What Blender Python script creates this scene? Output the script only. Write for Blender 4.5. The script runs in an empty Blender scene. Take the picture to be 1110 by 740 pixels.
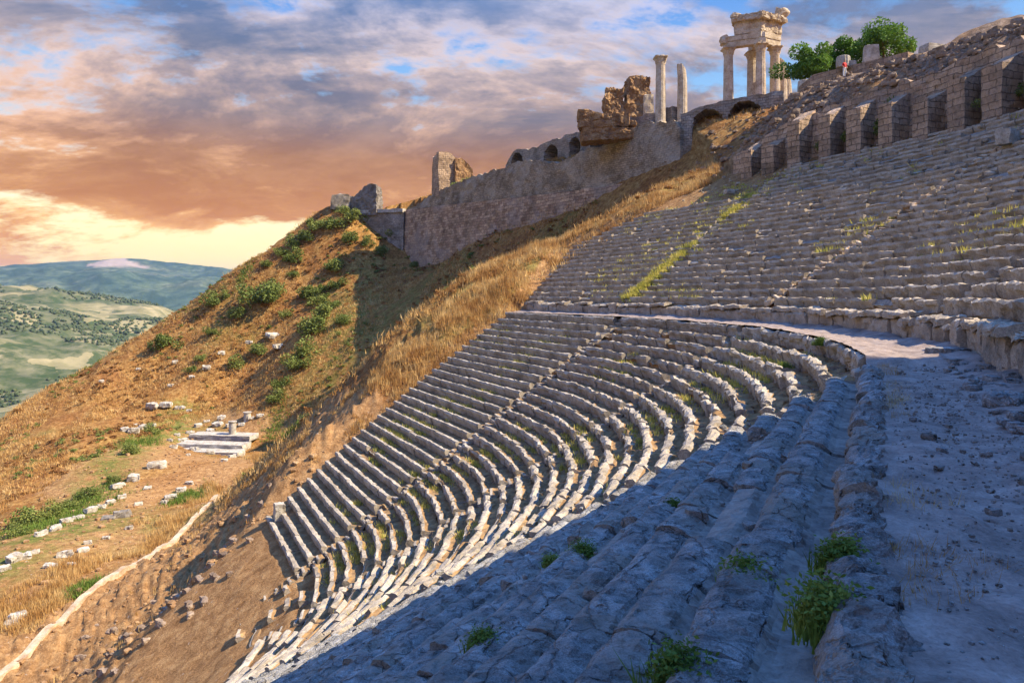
import bpy, math, random
import numpy as np
from mathutils import Vector
R = math.radians
rng = np.random.default_rng(7)
random.seed(7)
scene = bpy.context.scene
COL = scene.collection

# ------------------------------------------------------------------ numeric helpers
def _hash(ix, iy, iz, seed):
    h = (ix.astype(np.int64) * 374761393 + iy.astype(np.int64) * 668265263 + iz.astype(np.int64) * 2147483647 + seed * 1274126177)
    h = (h ^ (h >> 13)) * 1274126177
    h = h & 0x7fffffff
    h = (h ^ (h >> 16)) * 668265263
    return ((h & 0xffffff) / float(0xffffff)) * 2 - 1
def vnoise(p, seed=0):
    f = np.floor(p); t = p - f
    t = t * t * t * (t * (t * 6 - 15) + 10)
    ix, iy, iz = f[..., 0].astype(np.int64), f[..., 1].astype(np.int64), f[..., 2].astype(np.int64)
    out = 0
    for dx in (0, 1):
        wx = t[..., 0] if dx else 1 - t[..., 0]
        for dy in (0, 1):
            wy = t[..., 1] if dy else 1 - t[..., 1]
            for dz in (0, 1):
                wz = t[..., 2] if dz else 1 - t[..., 2]
                out = out + wx * wy * wz * _hash(ix + dx, iy + dy, iz + dz, seed)
    return out
def fbm(p, seed=0, octv=4, gain=.5):
    a, s, out = 1.0, 0, 0
    q = np.asarray(p, float)
    for o in range(octv):
        out = out + a * vnoise(q, seed + o * 17); s += a
        q = q * 2.03 + 11.3; a *= gain
    return out / s
def sstep(a, b, x):
    t = np.clip((x - a) / (b - a), 0, 1)
    return t * t * (3 - 2 * t)
def vec3(x, y, z=None):
    x = np.asarray(x, float)
    return np.stack([x, np.asarray(y, float), np.zeros_like(x) if z is None else np.asarray(z, float)], -1)

# ------------------------------------------------------------------ object helpers
def tag(o, label=None, cat=None, group=None, kind=None):
    if label: o['label'] = label
    if cat: o['category'] = cat
    if group: o['group'] = group
    if kind or label: o['kind'] = kind or 'thing'
    return o
def empty(name, loc=(0, 0, 0)):
    o = bpy.data.objects.new(name, None); COL.objects.link(o); o.location = loc
    o.empty_display_size = .3
    return o
def mk(name, V, F, mats, parent=None, midx=None, smooth=False, uv=None, attrs=None, origin=None):
    """V (n,3) world coordinates; F list of face tuples or an (m,k) array"""
    V = np.asarray(V, float).reshape(-1, 3)
    if parent is not None:
        V = V - np.array(parent.location)
    if origin is not None:
        V = V - np.array(origin)
    me = bpy.data.meshes.new(name)
    if isinstance(F, np.ndarray):
        nf, k = F.shape
        loops = F.reshape(-1).astype(np.int32); starts = np.arange(0, nf * k, k, dtype=np.int32)
    else:
        lens = np.array([len(f) for f in F], np.int32)
        loops = np.concatenate([np.asarray(f, np.int32) for f in F]) if len(F) else np.zeros(0, np.int32)
        starts = np.concatenate([[0], np.cumsum(lens)[:-1]]).astype(np.int32); nf = len(F)
    me.vertices.add(len(V)); me.vertices.foreach_set('co', V.astype(np.float32).ravel())
    me.loops.add(len(loops)); me.loops.foreach_set('vertex_index', loops)
    me.polygons.add(nf); me.polygons.foreach_set('loop_start', starts)
    if not isinstance(mats, (list, tuple)): mats = [mats]
    for m in mats: me.materials.append(m)
    if midx is not None:
        me.polygons.foreach_set('material_index', np.asarray(midx, np.int32))
    me.polygons.foreach_set('use_smooth', np.full(nf, bool(smooth)))
    me.update(calc_edges=True)
    if uv is not None:
        l = me.uv_layers.new(name='UVMap')
        l.data.foreach_set('uv', np.asarray(uv, np.float32)[loops].ravel())
    if attrs:
        for k_, v_ in attrs.items():
            a = me.attributes.new(k_, 'FLOAT', 'POINT'); a.data.foreach_set('value', np.asarray(v_, np.float32))
    o = bpy.data.objects.new(name, me); COL.objects.link(o)
    if parent is not None: o.parent = parent
    if origin is not None: o.location = origin
    return o
def grid_faces(n, m, off=0, wrap=False):
    """n rows x m columns of vertices"""
    i = np.arange(n - 1)[:, None]; j = np.arange(m if wrap else m - 1)[None, :]
    j2 = (j + 1) % m
    a = i * m + j; b = i * m + j2; c = (i + 1) * m + j2; d = (i + 1) * m + j
    return np.stack([a, b, c, d], -1).reshape(-1, 4) + off
class MB:
    def __init__(s): s.V, s.F, s.M, s.n = [], [], [], 0
    def add(s, V, F, m=0):
        V = np.asarray(V, float).reshape(-1, 3); s.V.append(V)
        for f in F: s.F.append(tuple(int(i) + s.n for i in f)); s.M.append(m)
        s.n += len(V)
    def build(s, name, mats, parent=None, smooth=False, origin=None, **k):
        return mk(name, np.concatenate(s.V), s.F, mats, parent, s.M, smooth, origin=origin, **k)
def box_rock(sx, sy, sz, n=3, rough=.08, seed=0, rnd=.25, freq=1.0):
    """a worn block centred on x,y with its base at z=0: six subdivided sides, corners rounded, broken by noise"""
    V, F, off = [], [], 0
    t = np.linspace(-1, 1, n + 1)
    a, b = np.meshgrid(t, t, indexing='ij')
    one = np.ones_like(a)
    for (x, y, z) in ((a, b, one), (b, a, -one), (one, a, b), (-one, b, a), (b, one, a), (a, -one, b)):
        P = np.stack([x, y, z], -1).reshape(-1, 3)
        V.append(P); F.append(grid_faces(n + 1, n + 1, off)); off += len(P)
    P = np.concatenate(V)
    L = np.linalg.norm(P, axis=1, keepdims=True)
    P = P * (1 - rnd * (L - 1) / .732 * .5)
    S = np.array([sx, sy, sz]) / 2
    mn = min(sx, sy, sz)
    W = P * S
    nv = np.stack([fbm(W * freq * 1.6 / mn + seed * 7.7 + k * 31, seed + k, 3 if n < 12 else 5, .5 if n < 12 else .68) for k in range(3)], -1)
    W = W + nv * rough * mn * 2
    W[:, 2] += sz / 2
    return W, np.concatenate(F)
def rotz(V, a):
    c, s = math.cos(a), math.sin(a)
    return np.stack([V[:, 0] * c - V[:, 1] * s, V[:, 0] * s + V[:, 1] * c, V[:, 2]], -1)
def rotx(V, a):
    c, s = math.cos(a), math.sin(a)
    return np.stack([V[:, 0], V[:, 1] * c - V[:, 2] * s, V[:, 1] * s + V[:, 2] * c], -1)
def lathe(prof, n=32, rough=0, seed=0, flutes=0):
    prof = np.asarray(prof, float)
    th = np.linspace(0, 2 * math.pi, n, endpoint=False)
    r = prof[:, 0][:, None] * (1 + (.03 * np.cos(flutes * th)[None, :] if flutes else 0))
    V = np.stack([r * np.cos(th), r * np.sin(th), np.repeat(prof[:, 1][:, None], n, 1)], -1)
    if rough:
        nn = fbm(V * 1.7 + seed * 5.1, seed, 4)
        V[..., :2] *= (1 + rough * nn)[..., None]
    F = [tuple(f) for f in grid_faces(len(prof), n, 0, True)]
    F.append(tuple(range(n))[::-1]); F.append(tuple(range((len(prof) - 1) * n, len(prof) * n)))
    return V.reshape(-1, 3), F

# ------------------------------------------------------------------ materials
def nt(m):
    m.use_nodes = True
    t = m.node_tree; t.nodes.clear(); return t
class NB:
    """tiny node builder"""
    def __init__(s, tree): s.t = tree
    def n(s, typ, ins=None, **props):
        d = s.t.nodes.new(typ)
        for k, v in props.items(): setattr(d, k, v)
        for k, v in (ins or {}).items():
            sock = d.inputs[k]
            if hasattr(v, 'is_output'): s.t.links.new(v, sock)
            else: sock.default_value = v
        return d
    def math(s, op, a, b=0.0, clamp=False):
        d = s.n('ShaderNodeMath', {0: a, 1: b}, operation=op, use_clamp=clamp); return d.outputs[0]
    def noise(s, vec, scale, detail=5, rough=.55, dist=0.0, out=0):
        d = s.n('ShaderNodeTexNoise', {'Vector': vec, 'Scale': scale, 'Detail': detail, 'Roughness': rough, 'Distortion': dist})
        return d.outputs[out]
    def ramp(s, fac, stops, interp='LINEAR'):
        d = s.n('ShaderNodeValToRGB', {'Fac': fac}); cr = d.color_ramp; cr.interpolation = interp
        while len(cr.elements) < len(stops): cr.elements.new(.5)
        for e, (p, c) in zip(cr.elements, stops):
            e.position = p; e.color = (c, c, c, 1) if isinstance(c, (int, float)) else (*c, 1)
        return d.outputs[0]
    def mix(s, fac, a, b, blend='MIX'):
        d = s.n('ShaderNodeMix', data_type='RGBA', blend_type=blend)
        for i, v in ((0, fac), (6, a), (7, b)):
            if hasattr(v, 'is_output'): s.t.links.new(v, d.inputs[i])
            else: d.inputs[i].default_value = v if i == 0 else (*v, 1)
        return d.outputs[2]
    def finish(s, color, rough=.9, height=None, strength=.5, dist=.05, spec=.15, **extra):
        b = s.n('ShaderNodeBsdfPrincipled', {'Roughness': rough, 'Specular IOR Level': spec})
        if hasattr(color, 'is_output'): s.t.links.new(color, b.inputs['Base Color'])
        else: b.inputs['Base Color'].default_value = (*color, 1)
        for k, v in extra.items(): b.inputs[k].default_value = v
        if height is not None:
            bp = s.n('ShaderNodeBump', {'Height': height, 'Strength': strength, 'Distance': dist})
            s.t.links.new(bp.outputs[0], b.inputs['Normal'])
        o = s.n('ShaderNodeOutputMaterial'); s.t.links.new(b.outputs[0], o.inputs[0])
def newmat(name):
    m = bpy.data.materials.new(name); return m, NB(nt(m))
def geo_pos(nb): return nb.n('ShaderNodeNewGeometry').outputs['Position']
def stone_mat(name, dark, mid, light, scale=1.0, lichen=(.10, .10, .085), lich=.5, bump=.6, bdist=.06, warm=None, cracks=0.0):
    m, nb = newmat(name)
    p = geo_pos(nb)
    a = nb.noise(p, .9 * scale, 8, .62, .3)
    c = nb.ramp(a, [(.3, dark), (.5, mid), (.72, light)])
    b = nb.noise(p, 4.5 * scale, 6, .7)
    c = nb.mix(nb.ramp(b, [(.52, 0.0), (.66, lich)]), c, lichen)
    g = nb.noise(p, 26 * scale, 4, .7)
    c = nb.mix(.75, c, nb.ramp(g, [(.32, .35), (.5, .85), (.68, 1.25)]), 'MULTIPLY')
    if warm:
        w = nb.noise(p, .35 * scale, 3, .5)
        c = nb.mix(nb.ramp(w, [(.45, 0.0), (.65, .7)]), c, warm)
    v = nb.n('ShaderNodeTexVoronoi', {'Vector': p, 'Scale': 7 * scale}).outputs[0]
    h = nb.math('ADD', nb.math('MULTIPLY', b, .8), nb.math('MULTIPLY', g, .35))
    h = nb.math('ADD', h, nb.math('MULTIPLY', v, .35))
    if cracks:
        wv = nb.n('ShaderNodeVectorMath', {0: p, 1: nb.n('ShaderNodeVectorMath', {0: nb.noise(p, 2.2, 5, .6, 0, 1), 'Scale': .5}, operation='SCALE').outputs[0]}, operation='ADD').outputs[0]
        e = nb.n('ShaderNodeTexVoronoi', {'Vector': wv, 'Scale': 1.7}, feature='DISTANCE_TO_EDGE').outputs['Distance']
        h = nb.math('ADD', h, nb.ramp(e, [(0.0, 0.0), (.035, cracks)]))
    nb.finish(c, .92, h, bump, bdist)
    return m
M = {}
M['seat'] = stone_mat('seat_stone', (.20, .165, .125), (.37, .315, .25), (.54, .48, .395), 1.0, lich=.45)
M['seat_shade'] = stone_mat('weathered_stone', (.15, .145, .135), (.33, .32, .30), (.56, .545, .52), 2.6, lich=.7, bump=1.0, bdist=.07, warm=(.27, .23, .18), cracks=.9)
M['brown_rock'] = stone_mat('brown_rubble_stone', (.15, .10, .065), (.28, .20, .14), (.44, .34, .25), 1.2)
M['ruin_pale'] = stone_mat('warm_broken_stone', (.34, .23, .14), (.54, .40, .27), (.68, .56, .42), 1.4, lich=.3)
M['clod'] = stone_mat('earth_clods', (.20, .11, .05), (.35, .20, .095), (.48, .32, .17), 1.2)
M['upper'] = stone_mat('upper_seat_stone', (.23, .185, .135), (.40, .33, .25), (.57, .48, .37), 1.2, lich=.4)
M['marble'] = stone_mat('pale_marble', (.26, .22, .17), (.45, .405, .34), (.62, .58, .51), 1.3, lichen=(.17, .14, .10), lich=.7)
M['temple'] = stone_mat('temple_marble', (.34, .25, .16), (.55, .45, .33), (.68, .60, .48), .9, lichen=(.16, .11, .07), lich=.6)
M['ruin'] = stone_mat('ruin_rubble', (.16, .085, .045), (.36, .21, .10), (.52, .36, .20), .8, lichen=(.08, .05, .035), lich=.7, bump=.9, bdist=.15)
M['dark_rock'] = stone_mat('grey_rock', (.12, .10, .085), (.22, .19, .16), (.34, .30, .26), .8)
def masonry(name, c1, c2, mortar, bw, bh, scale=1.0, patch=None):
    m, nb = newmat(name)
    uv = nb.n('ShaderNodeUVMap').outputs[0]
    p = geo_pos(nb)
    wob = nb.n('ShaderNodeVectorMath', {0: nb.noise(p, 1.3, 3, .5, 0, 1), 1: (.5, .5, .5)}, operation='SUBTRACT').outputs[0]
    wob = nb.n('ShaderNodeVectorMath', {0: wob, 'Scale': .22}, operation='SCALE').outputs[0]
    wob2 = nb.n('ShaderNodeVectorMath', {0: nb.noise(p, 4.5, 3, .6, 0, 1), 1: (.5, .5, .5)}, operation='SUBTRACT').outputs[0]
    wob2 = nb.n('ShaderNodeVectorMath', {0: wob2, 'Scale': .16}, operation='SCALE').outputs[0]
    wob = nb.n('ShaderNodeVectorMath', {0: wob, 1: wob2}, operation='ADD').outputs[0]
    uvw = nb.n('ShaderNodeVectorMath', {0: uv, 1: wob}, operation='ADD').outputs[0]
    br = nb.n('ShaderNodeTexBrick', {'Vector': uvw, 'Color1': (*c1, 1), 'Color2': (*c2, 1), 'Mortar': (*mortar, 1), 'Scale': 1.0,
              'Mortar Size': .035, 'Mortar Smooth': .4, 'Bias': 0.0, 'Brick Width': bw, 'Row Height': bh})
    a = nb.noise(p, .35, 7, .65, .5)
    c = nb.mix(.9, br.outputs[0], nb.ramp(a, [(.32, .45), (.5, .9), (.7, 1.3)]), 'MULTIPLY')
    if patch:
        w = nb.noise(p, .14, 4, .6, .6)
        c = nb.mix(nb.ramp(w, [(.5, 0.0), (.6, .5)]), c, patch)
    g = nb.noise(p, 3.2, 6, .75)
    c = nb.mix(.6, c, nb.ramp(g, [(.34, .4), (.5, .95), (.66, 1.3)]), 'MULTIPLY')
    h = nb.math('ADD', nb.math('MULTIPLY', br.outputs[1], -.8), nb.math('MULTIPLY', g, .9))
    nb.finish(c, .92, h, .9, .12)
    return m
M['wall'] = masonry('terrace_masonry', (.56, .39, .25), (.30, .19, .125), (.12, .085, .06), 1.3, .62, patch=(.34, .28, .24))
M['wall_up'] = masonry('rubble_masonry', (.42, .33, .23), (.30, .23, .16), (.18, .14, .10), .7, .36, patch=(.46, .40, .32))
M['grey_wall'] = masonry('grey_masonry', (.40, .34, .28), (.30, .26, .21), (.18, .15, .12), .8, .4, patch=(.2, .14, .10))
M['buttress_wall'] = masonry('brown_masonry', (.52, .37, .25), (.36, .25, .165), (.20, .145, .10), 1.05, .5, patch=(.25, .18, .13))
M['podium'] = masonry('podium_blocks', (.34, .27, .20), (.28, .22, .17), (.13, .10, .08), 1.1, .62, patch=(.3, .25, .2))

def ground_mat():
    m, nb = newmat('dry_hillside')
    p = geo_pos(nb)
    green = nb.n('ShaderNodeAttribute', attribute_name='green').outputs['Fac']
    earth = nb.n('ShaderNodeAttribute', attribute_name='earth').outputs['Fac']
    rocky = nb.n('ShaderNodeAttribute', attribute_name='rocky').outputs['Fac']
    a = nb.noise(p, .12, 8, .65, .6)
    b = nb.noise(p, 1.4, 7, .7, .3)
    grass = nb.ramp(b, [(.3, (.13, .06, .02)), (.45, (.29, .145, .045)), (.58, (.41, .235, .08)), (.74, (.57, .39, .17))])
    rust = nb.ramp(b, [(.32, (.11, .05, .018)), (.55, (.28, .12, .04)), (.72, (.41, .21, .08))])
    grass = nb.mix(nb.ramp(a, [(.44, 0.0), (.56, .8)]), grass, rust)
    soil = nb.ramp(b, [(.3, (.20, .10, .042)), (.5, (.38, .21, .09)), (.7, (.54, .33, .15))])
    c = nb.mix(earth, grass, soil)
    g2 = nb.math('MULTIPLY', green, nb.ramp(nb.noise(p, .5, 6, .7), [(.38, 0.0), (.55, 1.0)]))
    c = nb.mix(g2, c, nb.ramp(b, [(.3, (.07, .085, .02)), (.7, (.24, .24, .06))]))
    c = nb.mix(rocky, c, nb.ramp(b, [(.3, (.10, .07, .05)), (.5, (.22, .155, .11)), (.7, (.36, .27, .2))]))
    st = nb.noise(p, 2.6, 3, .6)
    c = nb.mix(nb.ramp(st, [(.68, 0.0), (.73, .7)]), c, (.5, .44, .37))
    g = nb.noise(p, 9, 5, .75)
    c = nb.mix(.65, c, nb.ramp(g, [(.3, .42), (.65, 1.15)]), 'MULTIPLY')
    h = nb.math('ADD', b, nb.math('MULTIPLY', g, .5))
    nb.finish(c, .95, h, 1.0, .22, .05)
    return m
M['hill'] = ground_mat()
def simple_noise_mat(name, stops, scale, bump=.5, bdist=.05, detail=7, rough=.95, fine=None):
    m, nb = newmat(name); p = geo_pos(nb)
    a = nb.noise(p, scale, detail, .65, .3)
    c = nb.ramp(a, stops)
    g = nb.noise(p, fine or scale * 8, 4, .7)
    c = nb.mix(.6, c, nb.ramp(g, [(.3, .5), (.65, 1.1)]), 'MULTIPLY')
    nb.finish(c, rough, nb.math('ADD', a, nb.math('MULTIPLY', g, .4)), bump, bdist, .08)
    return m
M['earth'] = simple_noise_mat('tread_earth', [(.3, (.15, .09, .045)), (.5, (.27, .165, .08)), (.7, (.40, .265, .13))], 1.6)
M['earth_grey'] = simple_noise_mat('dusty_earth', [(.3, (.17, .145, .125)), (.5, (.27, .235, .20)), (.7, (.38, .335, .28))], 1.8, .8)
M['path'] = simple_noise_mat('trodden_gravel', [(.3, (.17, .13, .11)), (.48, (.29, .225, .19)), (.7, (.43, .35, .30))], 2.6, 1.0, .035, 11, fine=30)
def leaf_mat(name, stops, trans=.25, scale=2.5):
    m, nb = newmat(name); p = geo_pos(nb)
    a = nb.noise(p, scale, 4, .7)
    rnd = nb.n('ShaderNodeObjectInfo').outputs['Random']
    f = nb.math('ADD', a, nb.math('MULTIPLY', nb.math('SUBTRACT', rnd, .5), .16))
    c = nb.ramp(f, stops)
    b = nb.n('ShaderNodeBsdfPrincipled', {'Base Color': c, 'Roughness': .7, 'Specular IOR Level': .15})
    t = nb.n('ShaderNodeBsdfTranslucent', {'Color': c})
    mx = nb.n('ShaderNodeMixShader', {0: trans, 1: b.outputs[0], 2: t.outputs[0]})
    o = nb.n('ShaderNodeOutputMaterial'); nb.t.links.new(mx.outputs[0], o.inputs[0])
    return m
M['bush'] = leaf_mat('bush_leaves', [(.3, (.06, .085, .022)), (.5, (.14, .18, .042)), (.7, (.29, .30, .085))])
M['tree'] = leaf_mat('tree_leaves', [(.3, (.05, .12, .015)), (.5, (.11, .22, .03)), (.7, (.22, .33, .05))])
M['weed'] = leaf_mat('weed_leaves', [(.3, (.06, .11, .02)), (.5, (.13, .20, .035)), (.7, (.28, .32, .07))])
M['straw'] = leaf_mat('straw', [(.25, (.24, .11, .035)), (.42, (.42, .235, .08)), (.55, (.58, .39, .16)), (.72, (.72, .56, .29))], .3, .35)
M['straw_yellow'] = leaf_mat('yellow_weed', [(.3, (.30, .30, .05)), (.5, (.52, .46, .10)), (.7, (.66, .55, .20))], .3, .9)
M['rust_scrub'] = leaf_mat('rust_scrub', [(.3, (.09, .04, .015)), (.5, (.23, .105, .035)), (.7, (.42, .23, .08))], .2, .6)
M['far_tree'] = leaf_mat('far_tree_leaves', [(.3, (.022, .038, .016)), (.5, (.045, .065, .025)), (.7, (.09, .105, .04))], .1, .05)
M['wood'] = simple_noise_mat('bark', [(.3, (.07, .05, .035)), (.7, (.18, .13, .09))], 4)
def far_mat(name, kind):
    m, nb = newmat(name); p = geo_pos(nb)
    if kind == 'valley':
        a = nb.noise(p, .0022, 8, .6, .8); b = nb.noise(p, .02, 6, .7)
        a2 = nb.noise(p, .009, 7, .65, .5)
        c = nb.ramp(nb.math('ADD', nb.math('MULTIPLY', a, .5), nb.math('MULTIPLY', a2, .5)), [(.40, (.10, .105, .055)), (.49, (.155, .15, .08)), (.56, (.24, .21, .12)), (.63, (.38, .30, .18))])
        c = nb.mix(nb.ramp(b, [(.42, .85), (.58, 0.0)]), c, (.035, .06, .02))
        pv = nb.n('ShaderNodeVectorMath', {0: p, 1: nb.n('ShaderNodeVectorMath', {0: nb.noise(p, .008, 4, .6, 0, 1), 'Scale': 160.0}, operation='SCALE').outputs[0]}, operation='ADD').outputs[0]
        v = nb.n('ShaderNodeTexVoronoi', {'Vector': pv, 'Scale': .009, 'Randomness': 1.0}).outputs[1]
        sp = nb.n('ShaderNodeSeparateColor', {0: v}).outputs[0]
        c = nb.mix(nb.ramp(sp, [(.78, 0.0), (.88, .45)]), c, (.40, .32, .17))
    else:
        a = nb.noise(p, .0011, 9, .62, .5); b = nb.noise(p, .006, 6, .7)
        c = nb.ramp(a, [(.35, (.05, .08, .05)), (.52, (.10, .13, .07)), (.66, (.20, .20, .11))])
        c = nb.mix(nb.ramp(b, [(.45, .7), (.6, 0.0)]), c, (.02, .04, .02))
        bare = nb.n('ShaderNodeAttribute', attribute_name='bare').outputs['Fac']
        c = nb.mix(bare, c, (.50, .36, .30))
    nb.finish(c, .95, b, .6, 4 if kind == 'valley' else 25, .02)
    return m
M['valley'] = far_mat('valley_scrub', 'valley')
M['mountain'] = far_mat('forest_mountain', 'mountain')
def plain(name, c, r=.7):
    m, nb = newmat(name); p = geo_pos(nb)
    nb.finish(nb.mix(nb.noise(p, 20, 3, .5), tuple(x * .8 for x in c), c), r); return m
M['red'] = plain('red_cloth', (.55, .03, .03)); M['white'] = plain('white_cloth', (.75, .74, .72)); M['skin'] = plain('skin', (.45, .26, .18)); M['hair'] = plain('dark_hair', (.05, .03, .02))

# ------------------------------------------------------------------ geometry of the place (origin = the viewer's eye, y north, x uphill)
F_PX, CX, HY = 740.0, 555.0, 320.0
def at(px, py, d): return np.array([(px - CX) / F_PX * d, d, (HY - py) / F_PX * d])
CEN = np.array([-24.0, 31.0]); ARC = R(28)
TREAD, RISE = .75, .465
SL = RISE / TREAD
RHO0, RHO_POD, RHO_UP, RHO_WALL = 35.5, 38.1, 38.95, 60.5
EYE = 1.65
def polar(x, y):
    dx, dy = x - CEN[0], y - CEN[1]
    r = np.hypot(dx, dy); ph = np.arctan2(dy, dx)
    k = np.cos(np.clip(np.abs(ph) - ARC, 0, R(80)))
    return r * k, ph
def pt(rho, ph):
    rho = np.asarray(rho, float); ph = np.asarray(ph, float)
    r = rho / np.cos(np.clip(np.abs(ph) - ARC, 0, R(80)))
    return CEN[0] + r * np.cos(ph), CEN[1] + r * np.sin(ph)
def outward(ph):
    q = np.clip(ph, -ARC, ARC); return np.cos(q), np.sin(q)
def phi_max(rho):
    rho = np.asarray(rho, float)
    lo = 53 + (37 - rho) / 23.2 * 13
    hi = np.interp(rho, [37, 48, 53, 60.5, 62], [53.3, 55.5, 48, 40.5, 39.5])
    return np.radians(np.where(rho < 37, np.minimum(lo, 68), hi))
PHI_MIN = R(-72)
def z_low(rho): return -EYE - SL * (RHO0 - rho)
def z_up(rho): return -.1 + SL * (rho - RHO_UP)
def bowl(rho):
    z = np.maximum(z_low(rho) - .62 + .34 * sstep(15, 13, rho), -25.3)
    z = np.where(rho > RHO0 + .3, -EYE - .35, z)
    z = np.where(rho > RHO_POD + .3, z_up(rho) - .55, z)
    return z

def tps_fit(P):
    P = np.asarray(P, float); n = len(P)
    S = 100.0
    X = P[:, :2] / S
    d = np.linalg.norm(X[:, None] - X[None], axis=2)
    K = np.where(d > 0, d * d * np.log(np.maximum(d, 1e-9)), 0) + np.eye(n) * 2e-4
    A = np.zeros((n + 3, n + 3)); A[:n, :n] = K; A[:n, n] = 1; A[:n, n + 1:] = X; A[n:, :n] = A[:n, n:].T
    w = np.linalg.solve(A, np.concatenate([P[:, 2], np.zeros(3)]))
    def f(x, y):
        out = np.empty(len(x))
        for i in range(0, len(x), 40000):
            q = np.stack([x[i:i + 40000], y[i:i + 40000]], -1) / S
            d2 = ((q[:, None] - X[None]) ** 2).sum(2)
            out[i:i + 40000] = (.5 * d2 * np.log(np.maximum(d2, 1e-12))) @ w[:n] + w[n] + q @ w[n + 1:]
        return out
    return f
RIDGE = [(-60, 500, 140), (0, 455, 150), (100, 395, 160), (180, 345, 170), (250, 297, 175), (300, 267, 177), (335, 243, 179), (365, 224, 181)]
CREST = [(243, 538, 84), (265, 524, 92), (288, 506, 98), (318, 476, 90), (350, 440, 80), (440, 348, 73), (530, 287, 79), (600, 264, 82), (680, 227, 86), (740, 197, 90), (775, 176, 92)]
LP = [at(*q) for q in RIDGE]
LP += [(-150, 190, -80), (-125, 200, -62), (-95, 210, -42), (-72, 215, -25), (-58, 220, -8), (-55, 235, -2)]
LP += [at(*q) for q in [(100, 470, 118), (40, 500, 110), (50, 450, 140), (0, 520, 100), (0, 560, 85), (150, 420, 150), (230, 400, 152), (200, 370, 162),
                        (280, 350, 162), (300, 320, 167), (330, 290, 172), (370, 300, 168), (420, 302, 165), (350, 350, 152), (300, 400, 142), (250, 432, 148),
                        (440, 287, 173), (520, 264, 147), (590, 247, 128), (660, 224, 113), (735, 196, 102)]]
LP += [(x, y, -25) for x, y in [(-37, 45), (-38, 60), (-38.5, 80), (-40, 100), (-43, 130), (-50, 132), (-60, 137), (-55, 100), (-48, 70), (-44, 40), (-40, 20), (-40, 0), (-38, -30), (-34, 70), (-34.5, 90), (-33, 31), (-32, 15), (-31, 0)]]
LP += [(-85, 40, -45), (-120, 60, -75), (-75, 0, -45), (-130, 110, -60)]
LP += [(-30, 112, -24), (-18, 105, -20), (-5, 108, -12), (4, 110, -3), (12, 108, 5), (19, 103, 11)]
for q in CREST:
    P = at(*q); LP.append(P)
    if 330 < q[0] < 700: LP.append(P * (1 + 11 / q[2]) * np.array([1, 1, 0]) + np.array([0, 0, P[2] - 5]))
for rho in (36, 32, 28, 24, 20, 16):
    ph = float(phi_max(rho)) + 2.5 / rho; x, y = pt(rho, ph)
    LP.append((float(x), float(y), float(z_low(rho)) + .7))
for rho in (42, 46, 50):
    ph = float(phi_max(rho)) + 2.5 / rho; x, y = pt(rho, ph); LP.append((float(x), float(y), float(z_up(rho)) + .6))
LP += [at(*q) for q in [(200, 610, 56), (150, 680, 48), (250, 600, 53), (60, 728, 46), (120, 645, 55), (60, 690, 50), (180, 602, 62), (235, 562, 66), (262, 540, 66)]]
LP += [(26, 97, 17.5), (25, 88, 15.5), (23.5, 79, 13.5), (0, -30, -8), (20, -40, 8)]
hill_low = tps_fit(LP)
UP = [(-42, 186, 23), (-30, 190, 25), (-20, 186, 27.5), (-15, 174, 29), (-24, 176, 24.5), (-10, 162, 26.5), (0, 148, 27.5), (10, 136, 27.5), (20, 120, 27), (27, 110, 27), (30, 116, 30), (36, 117, 32), (46, 118, 33), (60, 120, 34),
      (28, 92, 18), (31, 97, 23), (33, 102, 25.9), (37, 101, 26.9), (28, 84, 16.5), (32, 84, 20.5), at(860, 108, 98), at(915, 84, 73), at(870, 104, 80), at(980, 70, 70), (42, 86, 26.8), (52, 79, 27), (64, 82, 28)]
for ph in (38, 30, 20, 10, 0, -8, -14):
    for rho, z in ((62.5, 16.6 if ph < 25 else 15.8), (66, 20.2), (75, 22.5 if ph < 15 else 23), (100, 27)):
        if ph > 15 and rho > 70: continue
        x, y = pt(rho, R(ph)); UP.append((float(x), float(y), z))
for ph in (-21, -28, -35, -50, -65):
    for rho, z in ((63.5, 33.5), (70, 35), (100, 36)):
        x, y = pt(rho, R(ph)); UP.append((float(x), float(y), z))
UP += [(0, 205, 26), (30, 170, 30), (60, 200, 26), (100, 150, 32), (120, 60, 33), (10, 230, 20)]
hill_up = tps_fit(UP)
ring = [tuple(float(v) for v in pt(61.7, R(a))) for a in np.arange(40.5, -73, -3)]
PLATEAU = [(-43, 187), (-25.8, 180.2), (28.0, 108.6), (28.5, 98), (26.5, 88), (23.6, 76)] + ring + [(40, -120), (300, -100), (300, 300), (-43, 300)]
def inside(x, y, poly):
    r = np.zeros(len(x), bool); n = len(poly)
    for i in range(n):
        (x1, y1), (x2, y2) = poly[i], poly[(i + 1) % n]
        if y1 == y2: continue
        c = ((y1 > y) != (y2 > y)) & (x < (x2 - x1) * (y - y1) / (y2 - y1) + x1)
        r ^= c
    return r
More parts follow.
